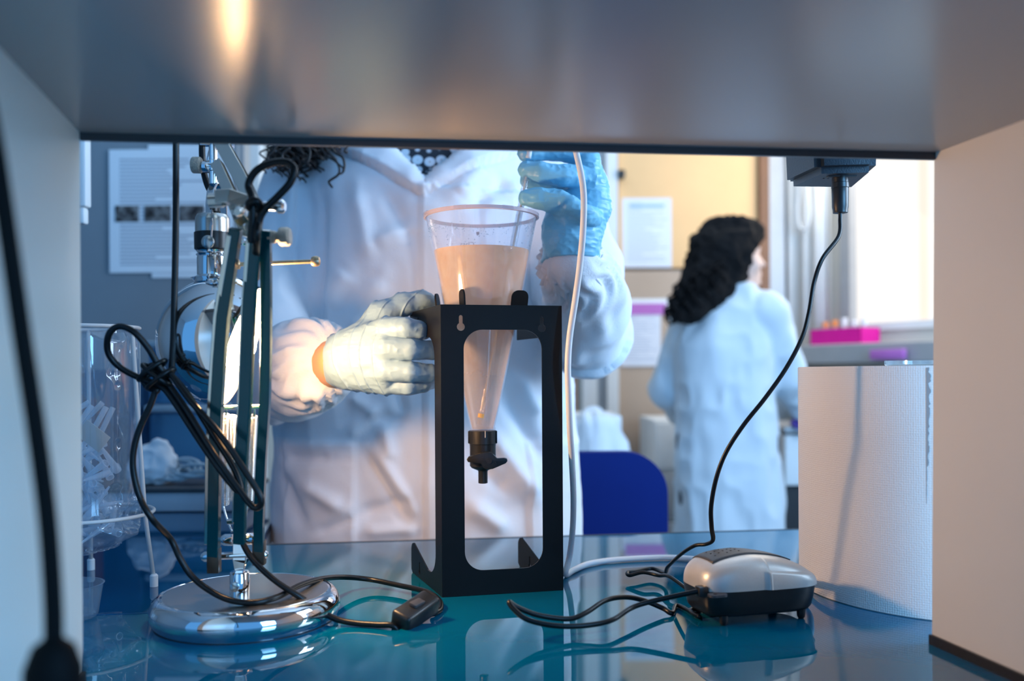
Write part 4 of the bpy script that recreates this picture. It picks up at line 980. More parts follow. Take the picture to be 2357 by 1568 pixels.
# bright side faces: thin chrome backing bars behind the dark ones
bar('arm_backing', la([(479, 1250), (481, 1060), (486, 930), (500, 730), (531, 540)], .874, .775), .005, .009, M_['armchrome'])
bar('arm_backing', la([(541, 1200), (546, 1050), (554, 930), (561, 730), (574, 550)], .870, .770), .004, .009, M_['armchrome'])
for sx in (0, 1): box('end_cap', P(493 if sx == 0 else 597, 1290 if sx == 0 else 1272, .87 if sx == 0 else .882), (.0115, .010, .024), mat('bronze_cap', (.10, .065, .045), .35, .7), lamp, bev=.0006)
# springs
def spring(p, q_, r, turns): return tube('spring', helix(p, q_, r, turns, 10), 0.00055, M_['chrome'], lamp, sub=1, seg=6)
spring(q3(520, 955, .855), q3(519, 1160, .895), .0036, 58); spring(q3(537, 958, .855), q3(534, 1150, .90), .0030, 58)
spring(q3(584, 958, .855), q3(574, 1150, .895), .0032, 58)
p0, p1 = q3(508, 939, .848), q3(604, 936, .848); lathe('spring_bar', [(0.002, 0), (0.002, (p1 - p0).length)], p0, M_['chrome'], lamp, axis=(p1 - p0), seg=16)
tube('spring_hook', [q3(519, 940, .851), q3(521, 948, .852), q3(520, 957, .854)], .0010, M_['chrome'], lamp, seg=8, sub=4)
tube('spring_hook', [q3(584, 938, .851), q3(586, 948, .852), q3(584, 960, .854)], .0010, M_['chrome'], lamp, seg=8, sub=4)
tube('spring_wire', [q3(519, 1160, .895), q3(514, 1165, .895), q3(524, 1200, .892), q3(534, 1225, .89)], .0012, M_['chrome'], lamp, seg=8, sub=4)
tube('spring_wire', [q3(574, 1150, .895), q3(567, 1180, .893), q3(563, 1225, .89)], .0012, M_['chrome'], lamp, seg=8, sub=4)
lathe('spring_pin', [(0.003, 0), (0.003, .006), (.002, .007)], q3(524, 1201, .886), M_['chrome'], lamp, axis=(1, 0, 0), seg=16)
# elbow clamp
bar('elbow_plate', [P(500, 456, 0.790), P(535, 454, 0.790), P(578, 470, 0.785)], .012, .016, M_['brushed'])
lathe('elbow_bolt', [(0.0065, 0), (0.0065, 0.012), (0.005, 0.014)], P(482, 462, 0.790), M_['brushed'], lamp, axis=(1, 0, .05), seg=24)
lathe('elbow_bolt', [(0.004, 0), (0.004, 0.012), (0.0062, 0.0125), (0.0062, 0.017), (.004, .019)], P(607, 474, 0.780), M_['chrome'], lamp, axis=(1, 0, -.05), seg=24)
lathe('elbow_bolt', [(0.0048, 0), (0.0048, 0.006), (.003, .009)], P(552, 484, 0.780), M_['brushed'], lamp, axis=(0, -1, -.4), seg=24)
kb_ = P(618, 546, 0.792)
lathe('tension_knob', [(0.0055, 0), (0.0055, .006), (0.0045, .007), (0.0045, .0095), (.0078, .010), (.0085, .0115), (.0085, .0175), (.0075, .0195), (.0055, .020)], kb_, M_['knurl'], lamp, axis=(1, 0, .02), seg=32)
for a in ((556, 480), (562, 558), (600, 555)): lathe('rivet', [(.0035, 0), (.0035, .003), (.002, .0045)], P(a[0], a[1], .852), M_['chrome'], lamp, axis=(0, -1, 0), seg=16)
bar('elbow_link', [P(532, 468, 0.805), P(545, 500, 0.802), P(562, 540, 0.800)], .006, .004, M_['armchrome'])
bar('elbow_link', [P(580, 490, 0.802), P(572, 515, 0.802), P(564, 545, 0.800)], .005, .004, M_['armchrome'])
# upper arm bars (run up and away to the lamp head)
bar('upper_arm_bar', [P(588, 478, .79), P(552, 404, .83), P(506, 322, .88), P(490, 294, .90)], [.0125, .0128, .013, .013], .009, M_['armchrome'])
bar('upper_arm_bar', [P(556, 508, .795), P(530, 444, .825), P(500, 378, .87)], .0105, .009, M_['armchrome'])
# head joint
lathe('head_knob', [(0.00757, 0.00000), (0.00819, 0.00089), (0.00819, 0.00783), (0.00730, 0.00890), (0.00400, 0.00935), (0.00400, 0.02136)], P(443, 380, 0.890), M_['knurl'], lamp, axis=(1, 0, -.03), seg=32)
lathe('head_joint', [(0.00579, 0.00000), (0.00605, 0.00267), (0.00605, 0.00890), (0.00445, 0.01157)], P(468, 384, 0.890), M_['chrome'], lamp, axis=(1, 0, -.05), seg=28)
lathe('head_stem', [(0.00427, 0.00000), (0.00427, 0.01246), (0.00534, 0.01335), (0.00534, 0.02314), (0.00427, 0.02403), (0.00427, 0.04094)], P(491, 424, 0.890), M_['chrome'], lamp, axis=(0, 0, 1), seg=28)
bar('joint_pipe', [P(462, 327, 0.890), P(500, 327, 0.890), P(538, 330, 0.890)], .008, .008, M_['chrome'])
tube('joint_wire', [P(488, 338, 0.895), P(482, 360, 0.890), P(478, 385, 0.890)], .0022, M_['chrome'], lamp)
tube('head_cord', [P(478, 250, 0.910), P(466, 320, 0.900), P(467, 380, 0.902), P(477, 425, 0.902), P(496, 462, 0.900), P(500, 490, 0.890)], .0032, M_['cord'], lamp, seg=12)
# fork strap (flat inverted U)
fl = [P(480, 562, 0.875), P(482, 520, 0.875), P(482, 470, 0.880), P(485, 440, 0.885), P(493, 422, 0.890), P(503, 425, 0.895), P(511, 445, 0.900), P(515, 480, 0.905), P(516, 540, 0.910)]
V, Fc = [], []
for i, p in enumerate(fl):
    tg = (fl[min(i + 1, len(fl) - 1)] - fl[max(i - 1, 0)]).normalized(); wv = Vector((.9, -.45, 0)).normalized(); nn = tg.cross(wv).normalized(); wv = nn.cross(tg).normalized()
    for a, b_ in ((-1, -1), (1, -1), (1, 1), (-1, 1)): V.append(p + wv * a * .0045 + nn * b_ * .0011)
for i in range(len(fl) - 1):
    for k in range(4): l = (k + 1) % 4; Fc.append((4 * i + k, 4 * i + l, 4 * i + 4 + l, 4 * i + 4 + k))
Fc += [(3, 2, 1, 0), tuple(4 * len(fl) - 4 + k for k in range(4))]
bevel(fixn(mesh('fork_strap', V, Fc, M_['chrome'], lamp)), .0005)
lathe('pivot_screw', [(0.00641, 0.00000), (0.00641, 0.00134), (0.00490, 0.00249), (0.00089, 0.00285)], P(479, 557, 0.866), M_['brushed'], lamp, axis=(-.1, -1, 0), seg=32)
sc_ = 1.0; hx = lambda py: P(490, py, 0.890)
hz = lambda py: P(490, py, 0.890).z
hc0 = (P(490, 600, 0.890).x, 0.89, 0)
lathe('socket_cap', [(0.00490, hz(489)), (0.00757, hz(491)), (0.01469, hz(495)), (0.01647, hz(502)), (0.01673, hz(510)), (0.01673, hz(537))], hc0, M_['brushed'], lamp, seg=56)
lathe('cord_grommet', [(0.00400, hz(491)), (0.00400, hz(480)), (0.00267, hz(470))], (P(500, 600, 0.890).x, .88, 0), M_['plastic'], lamp, seg=20)
lathe('socket_collar', [(0.01691, hz(536)), (0.01780, hz(537)), (0.01762, hz(574)), (0.01673, hz(576))], hc0, M_['plastic'], lamp, seg=56)
lathe('socket_ring', [(0.01469, hz(576)), (0.01584, hz(578)), (0.01469, hz(582)), (0.01469, hz(583)), (0.01620, hz(587)), (0.01469, hz(591))], hc0, M_['chrome'], lamp, seg=56)
lathe('socket_sleeve', [(0.01469, hz(590)), (0.01531, hz(594)), (0.01513, hz(634)), (0.01691, hz(637)), (0.02136, hz(641)), (0.01780, hz(650))], hc0, M_['chrome'], lamp, seg=56)
lathe('knurled_rod', [(0.00285, 0.00000), (0.00490, 0.00045), (0.00490, 0.00196), (0.00267, 0.00267), (0.00214, 0.00312), (0.00214, 0.07298), (0.00214, 0.07316), (0.00427, 0.07387), (0.00516, 0.07565), (0.00516, 0.07921), (0.00400, 0.08143), (0.00089, 0.08232)], P(546, 609, 0.880), M_['rust'], lamp, axis=(1, 0, .035), seg=28)
# ball shade
nrm = Vector((.944, .08, -.32)).normalized(); RS = 0.0652
scn = P(518, 786, .893)
prof = [(RS * math.sin(a), -RS * math.cos(a)) for a in [R(8 + (105 - 8) * i / 40) for i in range(41)]]
prof = [(0.0, -RS)] + prof
o = lathe('shade', prof, scn, M_['chrome'], lamp, axis=nrm, seg=96, cap=False, deg=60)
prof2 = [(r_ * .985, h * .985) for r_, h in prof]
lathe('reflector', prof2, scn, M_['white_enamel'], lamp, axis=nrm, seg=64, cap=False, deg=60)
rr0, hh0 = prof[-1]; lathe('shade_rim', [(rr0 * .985, hh0 * .985), (rr0 * 1.006, hh0 * 1.0), (rr0 * 1.006, hh0 + .0012), (rr0 * .985, hh0 + .0012)], scn, M_['chrome'], lamp, axis=nrm, seg=96, cap=False)
bc = scn + nrm * 0.008
lathe('light_bulb', [(0.023 * math.sin(math.pi * i / 14), -0.023 * math.cos(math.pi * i / 14)) for i in range(15)], bc, M_['bulb'], lamp, axis=nrm, seg=24)
lathe('bulb_socket', [(.013, 0), (.013, .030)], bc + Vector((-.018, 0, .022)), M_['plastic'], lamp, axis=(-.55, 0, 1), seg=20)
# cord tied in a loop at the elbow
ec = path((578, 560, 0.760), (582, 500, 0.757), (580, 455, 0.755), (572, 425, 0.755), (590, 393, 0.753), (625, 376, 0.751), (660, 374, 0.750), (677, 390, 0.750), (668, 420, 0.750), (640, 452, 0.751), (610, 482, 0.753), (596, 510, 0.755), (590, 560, 0.760), (590, 640, .84))
o = tube('elbow_cord', ec, .0032, M_['cord'], lamp, seg=12)
tube('cord_tie', [P(600 + 12 * math.cos(a) - 15, 472 + 10 * math.sin(a), 0.753 + .004 * math.sin(a)) for a in [2 * math.pi * i / 8 for i in range(8)]], .0035, M_['cord'], lamp, closed=True, seg=8)

# ============================================================ WIRE BAG HOLDER, BAG, BEAKER, TRAY
hc_ = Vector((XB(196, 1.05), 1.05, DZ))
bh = thing('bag_holder', tuple(hc_), 'white wire bag holder with rings and capped legs, standing on the side desk', 'bag holder')
def ring(z, r_, name): tube(name, [hc_ + Vector((r_ * math.cos(a), r_ * math.sin(a), z)) for a in [2 * math.pi * i / 24 for i in range(24)]], .0022, M_['wirewhite'], bh, closed=True, sub=2)
zr1 = P(300, 754, 1.05).z - DZ; zr2 = P(300, 1182, 1.05).z - DZ
ring(zr1, .0595, 'top_ring'); ring(zr2, .0745, 'lower_ring')
for ang in (-8, 112, 232):
    a = R(ang); e = Vector((math.cos(a), math.sin(a), 0))
    tube('leg', [hc_ + e * .0595 + UZ * zr1, hc_ + e * .0745 + UZ * zr2, hc_ + e * .0845 + UZ * .012], .0026, M_['wirewhite'], bh, sub=1)
    lathe('leg_cap', [(.0046, 0.0002), (.0046, .013), (.003, .015)], hc_ + e * .0853, M_['white'], bh, seg=20)
# bag: crumpled film surface
nz_, na = 130, 180; V = []
zb0, zb1 = P(250, 1268, 1.05).z, P(250, 758, 1.05).z
pts_ = []
for j in range(nz_ + 1):
    t = j / nz_; z = zb0 + (zb1 - zb0) * t
    r_ = .052 if t > .25 else .052 * (0.35 + 0.65 * math.sqrt(t / .25))
    r_ += .004 * math.sin(3 * t)
    for i in range(na):
        a = 2 * math.pi * i / na; pts_.append((a, r_, z, t))
AA = np.array(pts_); XY = np.stack([np.cos(AA[:, 0]) * AA[:, 1], np.sin(AA[:, 0]) * AA[:, 1], AA[:, 2]], 1)
dn = 0.020 * (ridges(XY, (38, 38, 8), 1) - .5) + 0.013 * (ridges(XY, (80, 80, 36), 2) - .5) + .004 * (ridges(XY, (200, 200, 130), 4) - .5) + .010 * (ridges(XY, (30, 30, 30), 5) - .6) * np.clip(1 - AA[:, 3] * 1.3, 0, 1)
rr_ = AA[:, 1] + dn * np.clip((1.02 - AA[:, 3]) * 12, 0, 1)
ear = np.exp(-((AA[:, 0] - 6.1) / .45) ** 2 - ((AA[:, 2] - P(300, 1225, 1.05).z) / .012) ** 2) * .028 + np.exp(-((AA[:, 0] - 0) / .35) ** 2 - ((AA[:, 2] - P(300, 1225, 1.05).z) / .012) ** 2) * .022
rr_ = np.minimum(rr_, .0605) * (AA[:, 3] > .12) + rr_ * (AA[:, 3] <= .12) + ear
V = [(hc_.x + math.cos(a) * r_, hc_.y + math.sin(a) * r_, z) for a, r_, z in zip(AA[:, 0], rr_, AA[:, 2])]
Fc = [(j * na + i, j * na + (i + 1) % na, (j + 1) * na + (i + 1) % na, (j + 1) * na + i) for j in range(nz_) for i in range(na)] + [tuple(range(na))]
o = mesh('waste_bag', V, Fc, M_['bag'], None, True); tag(o, 'crumpled clear plastic bag hanging in the white wire holder', 'bag')
random.seed(3)
for i in range(44):
    z = random.uniform(zb0 + .02, zb0 + .125); a = random.uniform(0, 6.28); r_ = random.uniform(0, .034)
    c = Vector((hc_.x + r_ * math.cos(a), hc_.y + r_ * math.sin(a), z)); ax = Vector((random.uniform(-1, 1), random.uniform(-1, 1), random.uniform(-.9, .9))).normalized(); L_ = random.uniform(.015, .024)
    o = lathe('plastic_tube', [(.0012, -L_), (.0028, -L_ * .2), (.0042, L_ * .6), (.0048, L_), (.0038, L_)], c, M_['tip'], None, axis=ax, seg=12, cap=False)
    tag(o, 'used clear plastic tube heaped inside the crumpled bag', 'tube', 'used plastic tubes heaped in the clear bag')
for i in range(5):
    a = random.uniform(-1.5, 2); c = Vector((hc_.x + .02 * math.cos(a) - .005 * i, hc_.y + .02 * math.sin(a), zb0 + .12 + .01 * i))
    o = tube('transfer_pipette', [c + Vector((-.03 - .004 * i, 0, -.045)), c, c + Vector((.022, .004, .048 - .008 * i))], [.002, .003, .0034], M_['tip'], sub=4); tag(o, 'slim clear transfer pipette leaning inside the crumpled bag', 'pipette', 'slim transfer pipettes leaning in the clear bag')
o = box('torn_label', (hc_.x + .022, hc_.y - .028, P(270, 1000, 1.05).z), (.034, .001, .022), mat('cream_label', (.6, .52, .45), .8), rot=Matrix.Rotation(R(38), 3, 'Y'), bev=.0003); tag(o, 'torn cream label inside the crumpled clear bag', 'label')
# beaker
bkc = PZ(146, 1418, DZ); bkc = Vector((XB(150, .90), .905, DZ))
bk = thing('glass_beaker', tuple(bkc), 'small glass beaker half hidden behind the left side panel', 'beaker')
bz = P(200, 1350, .9).z - DZ
lathe('beaker_wall', [(0, .0015), (.026, .0015), (.0275, .004), (.0305, bz * .7), (.0325, bz), (.0335, bz + .001), (.0315, bz + .001), (.0295, bz * .7), (.0262, .005), (0, .004)], bkc, M_['glass'], bk, seg=56, cap=False)
# tray with cloth and tubing on the side desk
tr_ = thing('grey_tray', (XB(400, 1.66), 1.66, DZ), 'low grey tray on the side desk behind the lamp, holding a wipe and tubing', 'tray')
tx0, tx1 = XB(150, 1.6), XB(560, 1.6); ty0, ty1 = 1.60, 1.74; tz = P(430, 1122, 1.6).z
box('tray_body', ((tx0 + tx1) / 2, (ty0 + ty1) / 2, (DZ + tz) / 2 - .004), (tx1 - tx0, ty1 - ty0, tz - DZ - .010), M_['traygrey'], tr_, bev=.004)
box('tray_lip', ((tx0 + tx1) / 2, (ty0 + ty1) / 2, tz - .005), (tx1 - tx0 + .012, ty1 - ty0 + .012, .009), M_['darkgrey'], tr_, bev=.003)
f = Field((XB(300, 1.65) - .02, 1.60, tz - .02), (XB(415, 1.65) + .02, 1.74, tz + .12), .003)
f.ell(P(350, 1085, 1.66), (.045, .035, .025), .02); f.ell(P(366, 1055, 1.66), (.022, .02, .035), .02); f.cap(P(330, 1050, 1.66), P(335, 1100, 1.66), .018, .025, .015); f.cap(P(385, 1060, 1.66), P(368, 1035, 1.66), .014, .008, .015)
sl, X, Y, Z = f.reg((-9, -9, -9), (9, 9, 9)); f.D = np.maximum(f.D, (tz - Z).astype(np.float32))
o = f.mesh('crumpled_wipe', M_['clothwhite'], smooth=1, disp=lambda V, N: .007 * (ridges(V, (60, 60, 60), 8) - .5)); tag(o, 'crumpled white wipe lying on the grey tray', 'wipe')
tc_ = []
random.seed(5)
for j in range(7):
    c = P(400 + 12 * j, 1088 - 5 * (j % 3), 1.655); rr1 = .026 + .005 * random.random(); tl_ = random.uniform(-.5, .9)
    tc_.append(tube_geo([c + Vector((rr1 * math.cos(a), rr1 * .6 * math.sin(a) * math.cos(tl_), rr1 * math.sin(a) * math.sin(tl_) * .8)) for a in [2 * math.pi * i / 14 for i in range(14)]], .0032, closed=True, sub=3, seg=8))
V, Fc = join_geo(tc_); V = [Vector((v.x, v.y, max(v.z, tz + .0005))) for v in V]
o = mesh('coiled_tubing', V, Fc, M_['tubegrey'], None, True); tag(o, 'tangled coil of pale tubing on the grey tray', 'tubing')
b2 = thing('storage_box', (XB(430, 1.86), 1.9, DZ), 'translucent blue storage box behind the grey tray', 'box')
x0, x1, z0, z1 = XB(335, 1.86), XB(545, 1.86), DZ + .002, P(400, 950, 1.86).z
box('box_body', ((x0 + x1) / 2, 1.93, (z0 + z1) / 2), (x1 - x0, .12, z1 - z0), M_['bluebox'], b2, bev=.012)
box('box_lid', ((x0 + x1) / 2, 1.93, z1 + .008), (x1 - x0 + .014, .134, .016), M_['tubegrey'], b2, bev=.005)
b3 = thing('storage_box', (XB(400, 1.88), 1.93, z1 + .016), 'pale blue storage box stacked on top of the translucent one', 'box')
za, zb_2 = z1 + .017, P(400, 800, 1.87).z
box('box_body', (XB(428, 1.87), 1.93, (za + zb_2) / 2), (XB(520, 1.87) - XB(336, 1.87), .11, zb_2 - za), M_['bluebox'], b3, bev=.012)
box('box_lid', (XB(428, 1.87), 1.93, zb_2 + .007), (XB(524, 1.87) - XB(332, 1.87), .122, .014), M_['tubegrey'], b3, bev=.004)
o = box('storage_bin', (XB(235, 1.9), 1.93, (DZ + P(250, 850, 1.9).z) / 2), (XB(322, 1.9) - XB(120, 1.9), .13, P(250, 850, 1.9).z - DZ - .002), M_['navy'], bev=.01); tag(o, 'dark blue bin behind the crumpled bag on the side desk', 'bin')
o = box('red_cap_bottle', (XB(192, 1.75), 1.75, P(195, 920, 1.75).z), (.045, .045, .10), M_['red'], bev=.012)
o.location.z = 0; bpy.data.objects.remove(o)
o = lathe('red_bottle', [(.022, 0), (.023, .002), (.023, .17), (.012, .185), (.012, .20)], (XB(196, 1.78), 1.80, DZ + .0005), mat('maroon_plastic', (.12, .02, .03), .5), None, seg=32); tag(o, 'dark red bottle behind the bag holder at the far left', 'bottle')
# tall plastic drip glass right of lamp
# ============================================================ BLUE CHAIR
bc_ = thing('office_chair', (.14, 1.95, 0), 'office chair with a royal blue rounded backrest behind the desk edge', 'chair')
ztop = P(1400, 1040, 1.82).z
V, Fc = plate_geo([rrect(XB(1030, 1.82), XB(1532, 1.82), ztop - .42, ztop, [.085, .085, .05, .05], 12)], (0, 1.80, 0), (1, 0, 0), UZ, -.045)
o = bevel(fixn(mesh('backrest', V, Fc, M_['chairblue'], bc_)), .014, 4); o.data.polygons.foreach_set('use_smooth', [True] * len(o.data.polygons))
cx = XB(1281, 1.82)
box('seat', (cx, 2.08, .47), (.46, .44, .07), M_['chairblue'], bc_, bev=.03)
tube('back_post', [(cx, 1.86, .75), (cx, 1.87, .5), (cx, 1.95, .41), (cx, 2.05, .41)], .014, M_['plastic'], bc_)
lathe('gas_column', [(.025, .10), (.025, .43)], (cx, 2.08, 0), M_['chrome'], bc_)
for i in range(5):
    a = R(72 * i + 18); e = Vector((math.cos(a), math.sin(a), 0)); c0 = Vector((cx, 2.08, 0))
    l = tube('leg', [c0 + UZ * .11 + e * .02, c0 + e * .27 + UZ * .075], [.022, .014], M_['plastic'], bc_, sub=1)
    lathe('caster', [(.022, -.012), (.025, 0), (.022, .012)], c0 + e * .27 + UZ * .026, M_['rubber'], l, axis=Vector((-e.y, e.x, 0)), seg=20)
# ============================================================ PERSON AT THE DESK
def face_head(f, c, k, yaw, s=1.0):
    """head of height ~0.235 s at centre c, looking along direction yaw (radians, 0 = +X)"""
    dr_ = Vector((math.cos(yaw), math.sin(yaw), 0)); sd2 = Vector((-dr_.y, dr_.x, 0)); c = Vector(c); rot = Matrix.Rotation(yaw, 3, 'Z')
    g = lambda a, b_, z: c + dr_ * a * s + sd2 * b_ * s + UZ * z * s
    f.ell(g(-.01, 0, .02), (.095 * s, .076 * s, .10 * s), .01, rot); f.ell(g(.022, 0, -.045), (.066 * s, .058 * s, .070 * s), .03, rot)
    f.cap(g(.088, 0, .005), g(.106, 0, -.028), .007 * s, .012 * s, .012); f.ell(g(.080, 0, -.092), (.018 * s, .022 * s, .016 * s), .02)
    for h in (-1, 1):
        f.ell(g(.078, h * .031, .004), (.016 * s, .022 * s, .012 * s), .001, rot, sub=True)
        f.ell(g(.066, h * .031, .004), (.014 * s, .014 * s, .0125 * s), .003); f.cap(g(.084, h * .012, .024), g(.076, h * .046, .026), .006 * s, .005 * s, .012)
        f.ell(g(-.012, h * .078, -.008), (.018 * s, .008 * s, .032 * s), .006, rot); f.ell(g(.055, h * .045, -.035), (.022 * s, .02 * s, .02 * s), .02)
    f.ell(g(.090, 0, -.054), (.010 * s, .024 * s, .0065 * s), .004, rot); f.ell(g(.088, 0, -.066), (.010 * s, .020 * s, .0075 * s), .004, rot)
p1 = thing('person', (-.15, 1.53, 0), 'person in white lab coat and blue gloves holding the black stand and a pipette', 'person')
BXc, BYc = -.15, 1.535
SH_R = Vector((-.338, 1.55, 1.40)); SH_L = Vector((.045, 1.55, 1.40))
EL_R = P(622, 872, 1.37); WR_R = P(790, 832, 1.095)
EL_L = P(1352, 765, 1.37); WR_L = P(1312, 600, 1.145)
# skin: one continuous body
f = Field((-.50, .98, .02), (.24, 1.76, 1.80), .0065)
tab = [(.86, BXc, BYc, .165, .10), (1.0, BXc, BYc, .14, .085), (1.2, BXc, BYc, .15, .09), (1.36, BXc, BYc, .16, .085), (1.42, BXc, BYc, .11, .06), (1.45, BXc, BYc, .06, .05)]
f.torso(tab, .03)
f.cap((BXc, BYc + .01, 1.40), (BXc, BYc - .005, 1.56), .056, .052, .03)
face_head(f, (BXc + .004, BYc - .03, 1.655), 0, R(-83))
for s, sh, el, wr in ((-1, SH_R, EL_R, WR_R), (1, SH_L, EL_L, WR_L)):
    f.chain([(BXc + s * .12, BYc, 1.395), sh, Vector((-.392, 1.50, 1.22)) if s < 0 else el + Vector((-.01, .08, .10)), el, el.lerp(wr, .7), wr], [.05, .05, .043, .041, .034, .0295], .02)
    f.chain([(BXc + s * .085, BYc, .90), (BXc + s * .095, BYc - .01, .50), (BXc + s * .10, BYc + .01, .09)], [.085, .058, .036], .03)
f.cap(WR_R, P(850, 815, 1.06), .027, .018, .01); f.cap(WR_L, P(1330, 520, 1.13), .027, .018, .01)
f.mesh('body', M_['skin'], p1, 1)
for s in (-1, 1):
    g_ = Field((BXc + s * .10 - .06, BYc - .22, -.005), (BXc + s * .10 + .06, BYc + .1, .13), .004)
    g_.ell((BXc + s * .10, BYc - .03, .038), (.042, .085, .036), .02); g_.ell((BXc + s * .10, BYc - .105, .030), (.044, .06, .028), .03); g_.cap((BXc + s * .10, BYc + .012, .05), (BXc + s * .10, BYc + .012, .10), .044, .042, .02)
    sl, X, Y, Z = g_.reg((-9, -9, -9), (9, 9, 9)); g_.D = np.maximum(g_.D, (0.002 - Z).astype(np.float32)); g_.mesh('shoe', M_['shoe'], p1, 1)
f = Field((-.42, 1.34, .06), (.12, 1.72, 1.0), .008)
f.torso([(.80, BXc, BYc, .185, .12), (.95, BXc, BYc, .17, .105)], .03)
for s in (-1, 1): f.chain([(BXc + s * .09, BYc, .86), (BXc + s * .098, BYc - .01, .50), (BXc + s * .10, BYc + .012, .10)], [.10, .078, .062], .03)
f.mesh('trousers', M_['trousers'], p1, 1, disp=lambda V, N: .006 * (ridges(V, (20, 20, 8), 4) - .5))
# blouse
f = Field((-.40, 1.36, .93), (.12, 1.70, 1.50), .006)
f.torso([(.95, BXc, BYc, .18, .112), (1.2, BXc, BYc, .19, .112), (1.36, BXc, BYc, .185, .119), (1.42, BXc, BYc, .14, .098), (1.475, BXc, BYc, .085, .068)], .02)
sl, X, Y, Z = f.reg((-9, -9, -9), (9, 9, 9)); neck = np.sqrt(((X - BXc) / .07) ** 2 + ((Y - BYc + .09) / .09) ** 2 + ((Z - 1.50) / .08) ** 2)
f.D = np.maximum(f.D, ((1 - neck) * .07).astype(np.float32))
f.mesh('blouse', M_['blouse'], p1, 1)
# lab coat, torso and both sleeves in one surface
hC = .0052
f = Field((-.52, 1.06, .42), (.27, 1.76, 1.53), hC)
ctab = [(.44, BXc, BYc + .02, .262, .165), (.80, BXc, BYc + .005, .256, .155), (1.0, BXc, BYc, .252, .148), (1.10, BXc + .005, BYc, .232, .142), (1.25, BXc, BYc, .222, .150), (1.35, BXc, BYc, .212, .136), (1.41, BXc, BYc, .175, .112), (1.455, BXc, BYc, .115, .088), (1.49, BXc, BYc + .01, .085, .078)]
f.torso(ctab, .03, p=2.5)
cuffR = P(746, 834, 1.142); cuffL = P(1316, 603, 1.150)
f.chain([(BXc - .13, BYc, 1.40), SH_R, (-.400, 1.50, 1.22), EL_R], [.075, .078, .066, .066], .006)
f.chain([EL_R, P(670, 852, 1.26), P(705, 842, 1.195), P(728, 837, 1.160), cuffR], [.064, .064, .062, .052, .034], .014)
f.chain([(BXc + .13, BYc, 1.40), SH_L, EL_L + Vector((-.01, .08, .10)), EL_L], [.075, .074, .066, .061], .02)
f.chain([EL_L, P(1348, 705, 1.28), P(1338, 655, 1.20), cuffL], [.062, .058, .050, .037], .012)
sl, X, Y, Z = f.reg((-9, -9, -9), (9, 9, 9))
# open V at the neck
vx, vz_ = P(977, 404, 1.39).x, P(977, 404, 1.39).z
vz2 = vz_ - .016; wedge = np.maximum(np.abs(X - vx - (Z - vz2) * .06) - (Z - vz2) * 1.05 - .002, Y - (BYc - .045)); wedge = np.maximum(wedge, vz2 - Z)
f.D = np.maximum(f.D, -wedge.astype(np.float32))
f.D = np.maximum(f.D, np.minimum(.062 - np.sqrt((X - BXc) ** 2 + (Y - BYc) ** 2) + 0 * Z, Z - 1.43 + 0 * X).astype(np.float32))
def w3(px, py, d=1.385): return P(px, py, d)
folds = [  # (px,py) -> (px,py), width m, amplitude m
    ((725, 420), (722, 760), .016, -.012), ((760, 900), (860, 880), .02, -.006), ((800, 905), (870, 960), .012, .006), ((860, 960), (930, 970), .012, -.006), ((880, 930), (800, 1010), .014, .005),
    ((650, 1060), (760, 1055), .013, -.006), ((700, 1120), (790, 1170), .014, .007), ((640, 1100), (700, 1220), .016, -.007), ((860, 1030), (960, 1180), .012, .006), ((845, 1050), (935, 1200), .010, -.007),
    ((830, 1180), (950, 1150), .012, -.007), ((840, 1225), (960, 1215), .012, .006), ((730, 1230), (820, 1190), .010, -.005), ((880, 980), (905, 1060), .014, .007), ((905, 860), (930, 960), .012, -.006),
    ((865, 560), (960, 520), .016, .006), ((820, 430), (850, 600), .018, .007), ((885, 440), (955, 560), .014, -.006), ((660, 360), (640, 560), .018, .008), ((690, 420), (700, 620), .014, -.007),
    ((1050, 450), (1110, 380), .018, .008), ((1090, 470), (1170, 400), .015, -.007), ((1150, 900), (1240, 1060), .016, -.010), ((1130, 1000), (1225, 1150), .018, .010), ((1190, 870), (1235, 960), .014, .008), ((1080, 1160), (1160, 1220), .016, .008),
    ((1100, 1070), (1160, 1130), .012, -.007), ((740, 700), (800, 620), .025, .008), ((880, 640), (800, 760), .025, .006)]
foldsA = [((640, 700, 1.32), (700, 745, 1.25), .010, -.009), ((640, 790, 1.25), (690, 850, 1.18), .012, -.007), ((660, 900, 1.2), (740, 900, 1.12), .010, .007), ((650, 930, 1.22), (720, 920, 1.14), .008, -.006), ((650, 830, 1.2), (700, 800, 1.15), .014, .007),
    ((1290, 660, 1.2), (1310, 800, 1.28), .012, -.008), ((1340, 640, 1.15), (1380, 760, 1.26), .012, .008), ((1390, 640, 1.17), (1400, 760, 1.28), .010, -.007), ((1270, 720, 1.25), (1340, 830, 1.32), .012, .008), ((1370, 600, 1.15), (1420, 700, 1.25), .012, .006)]
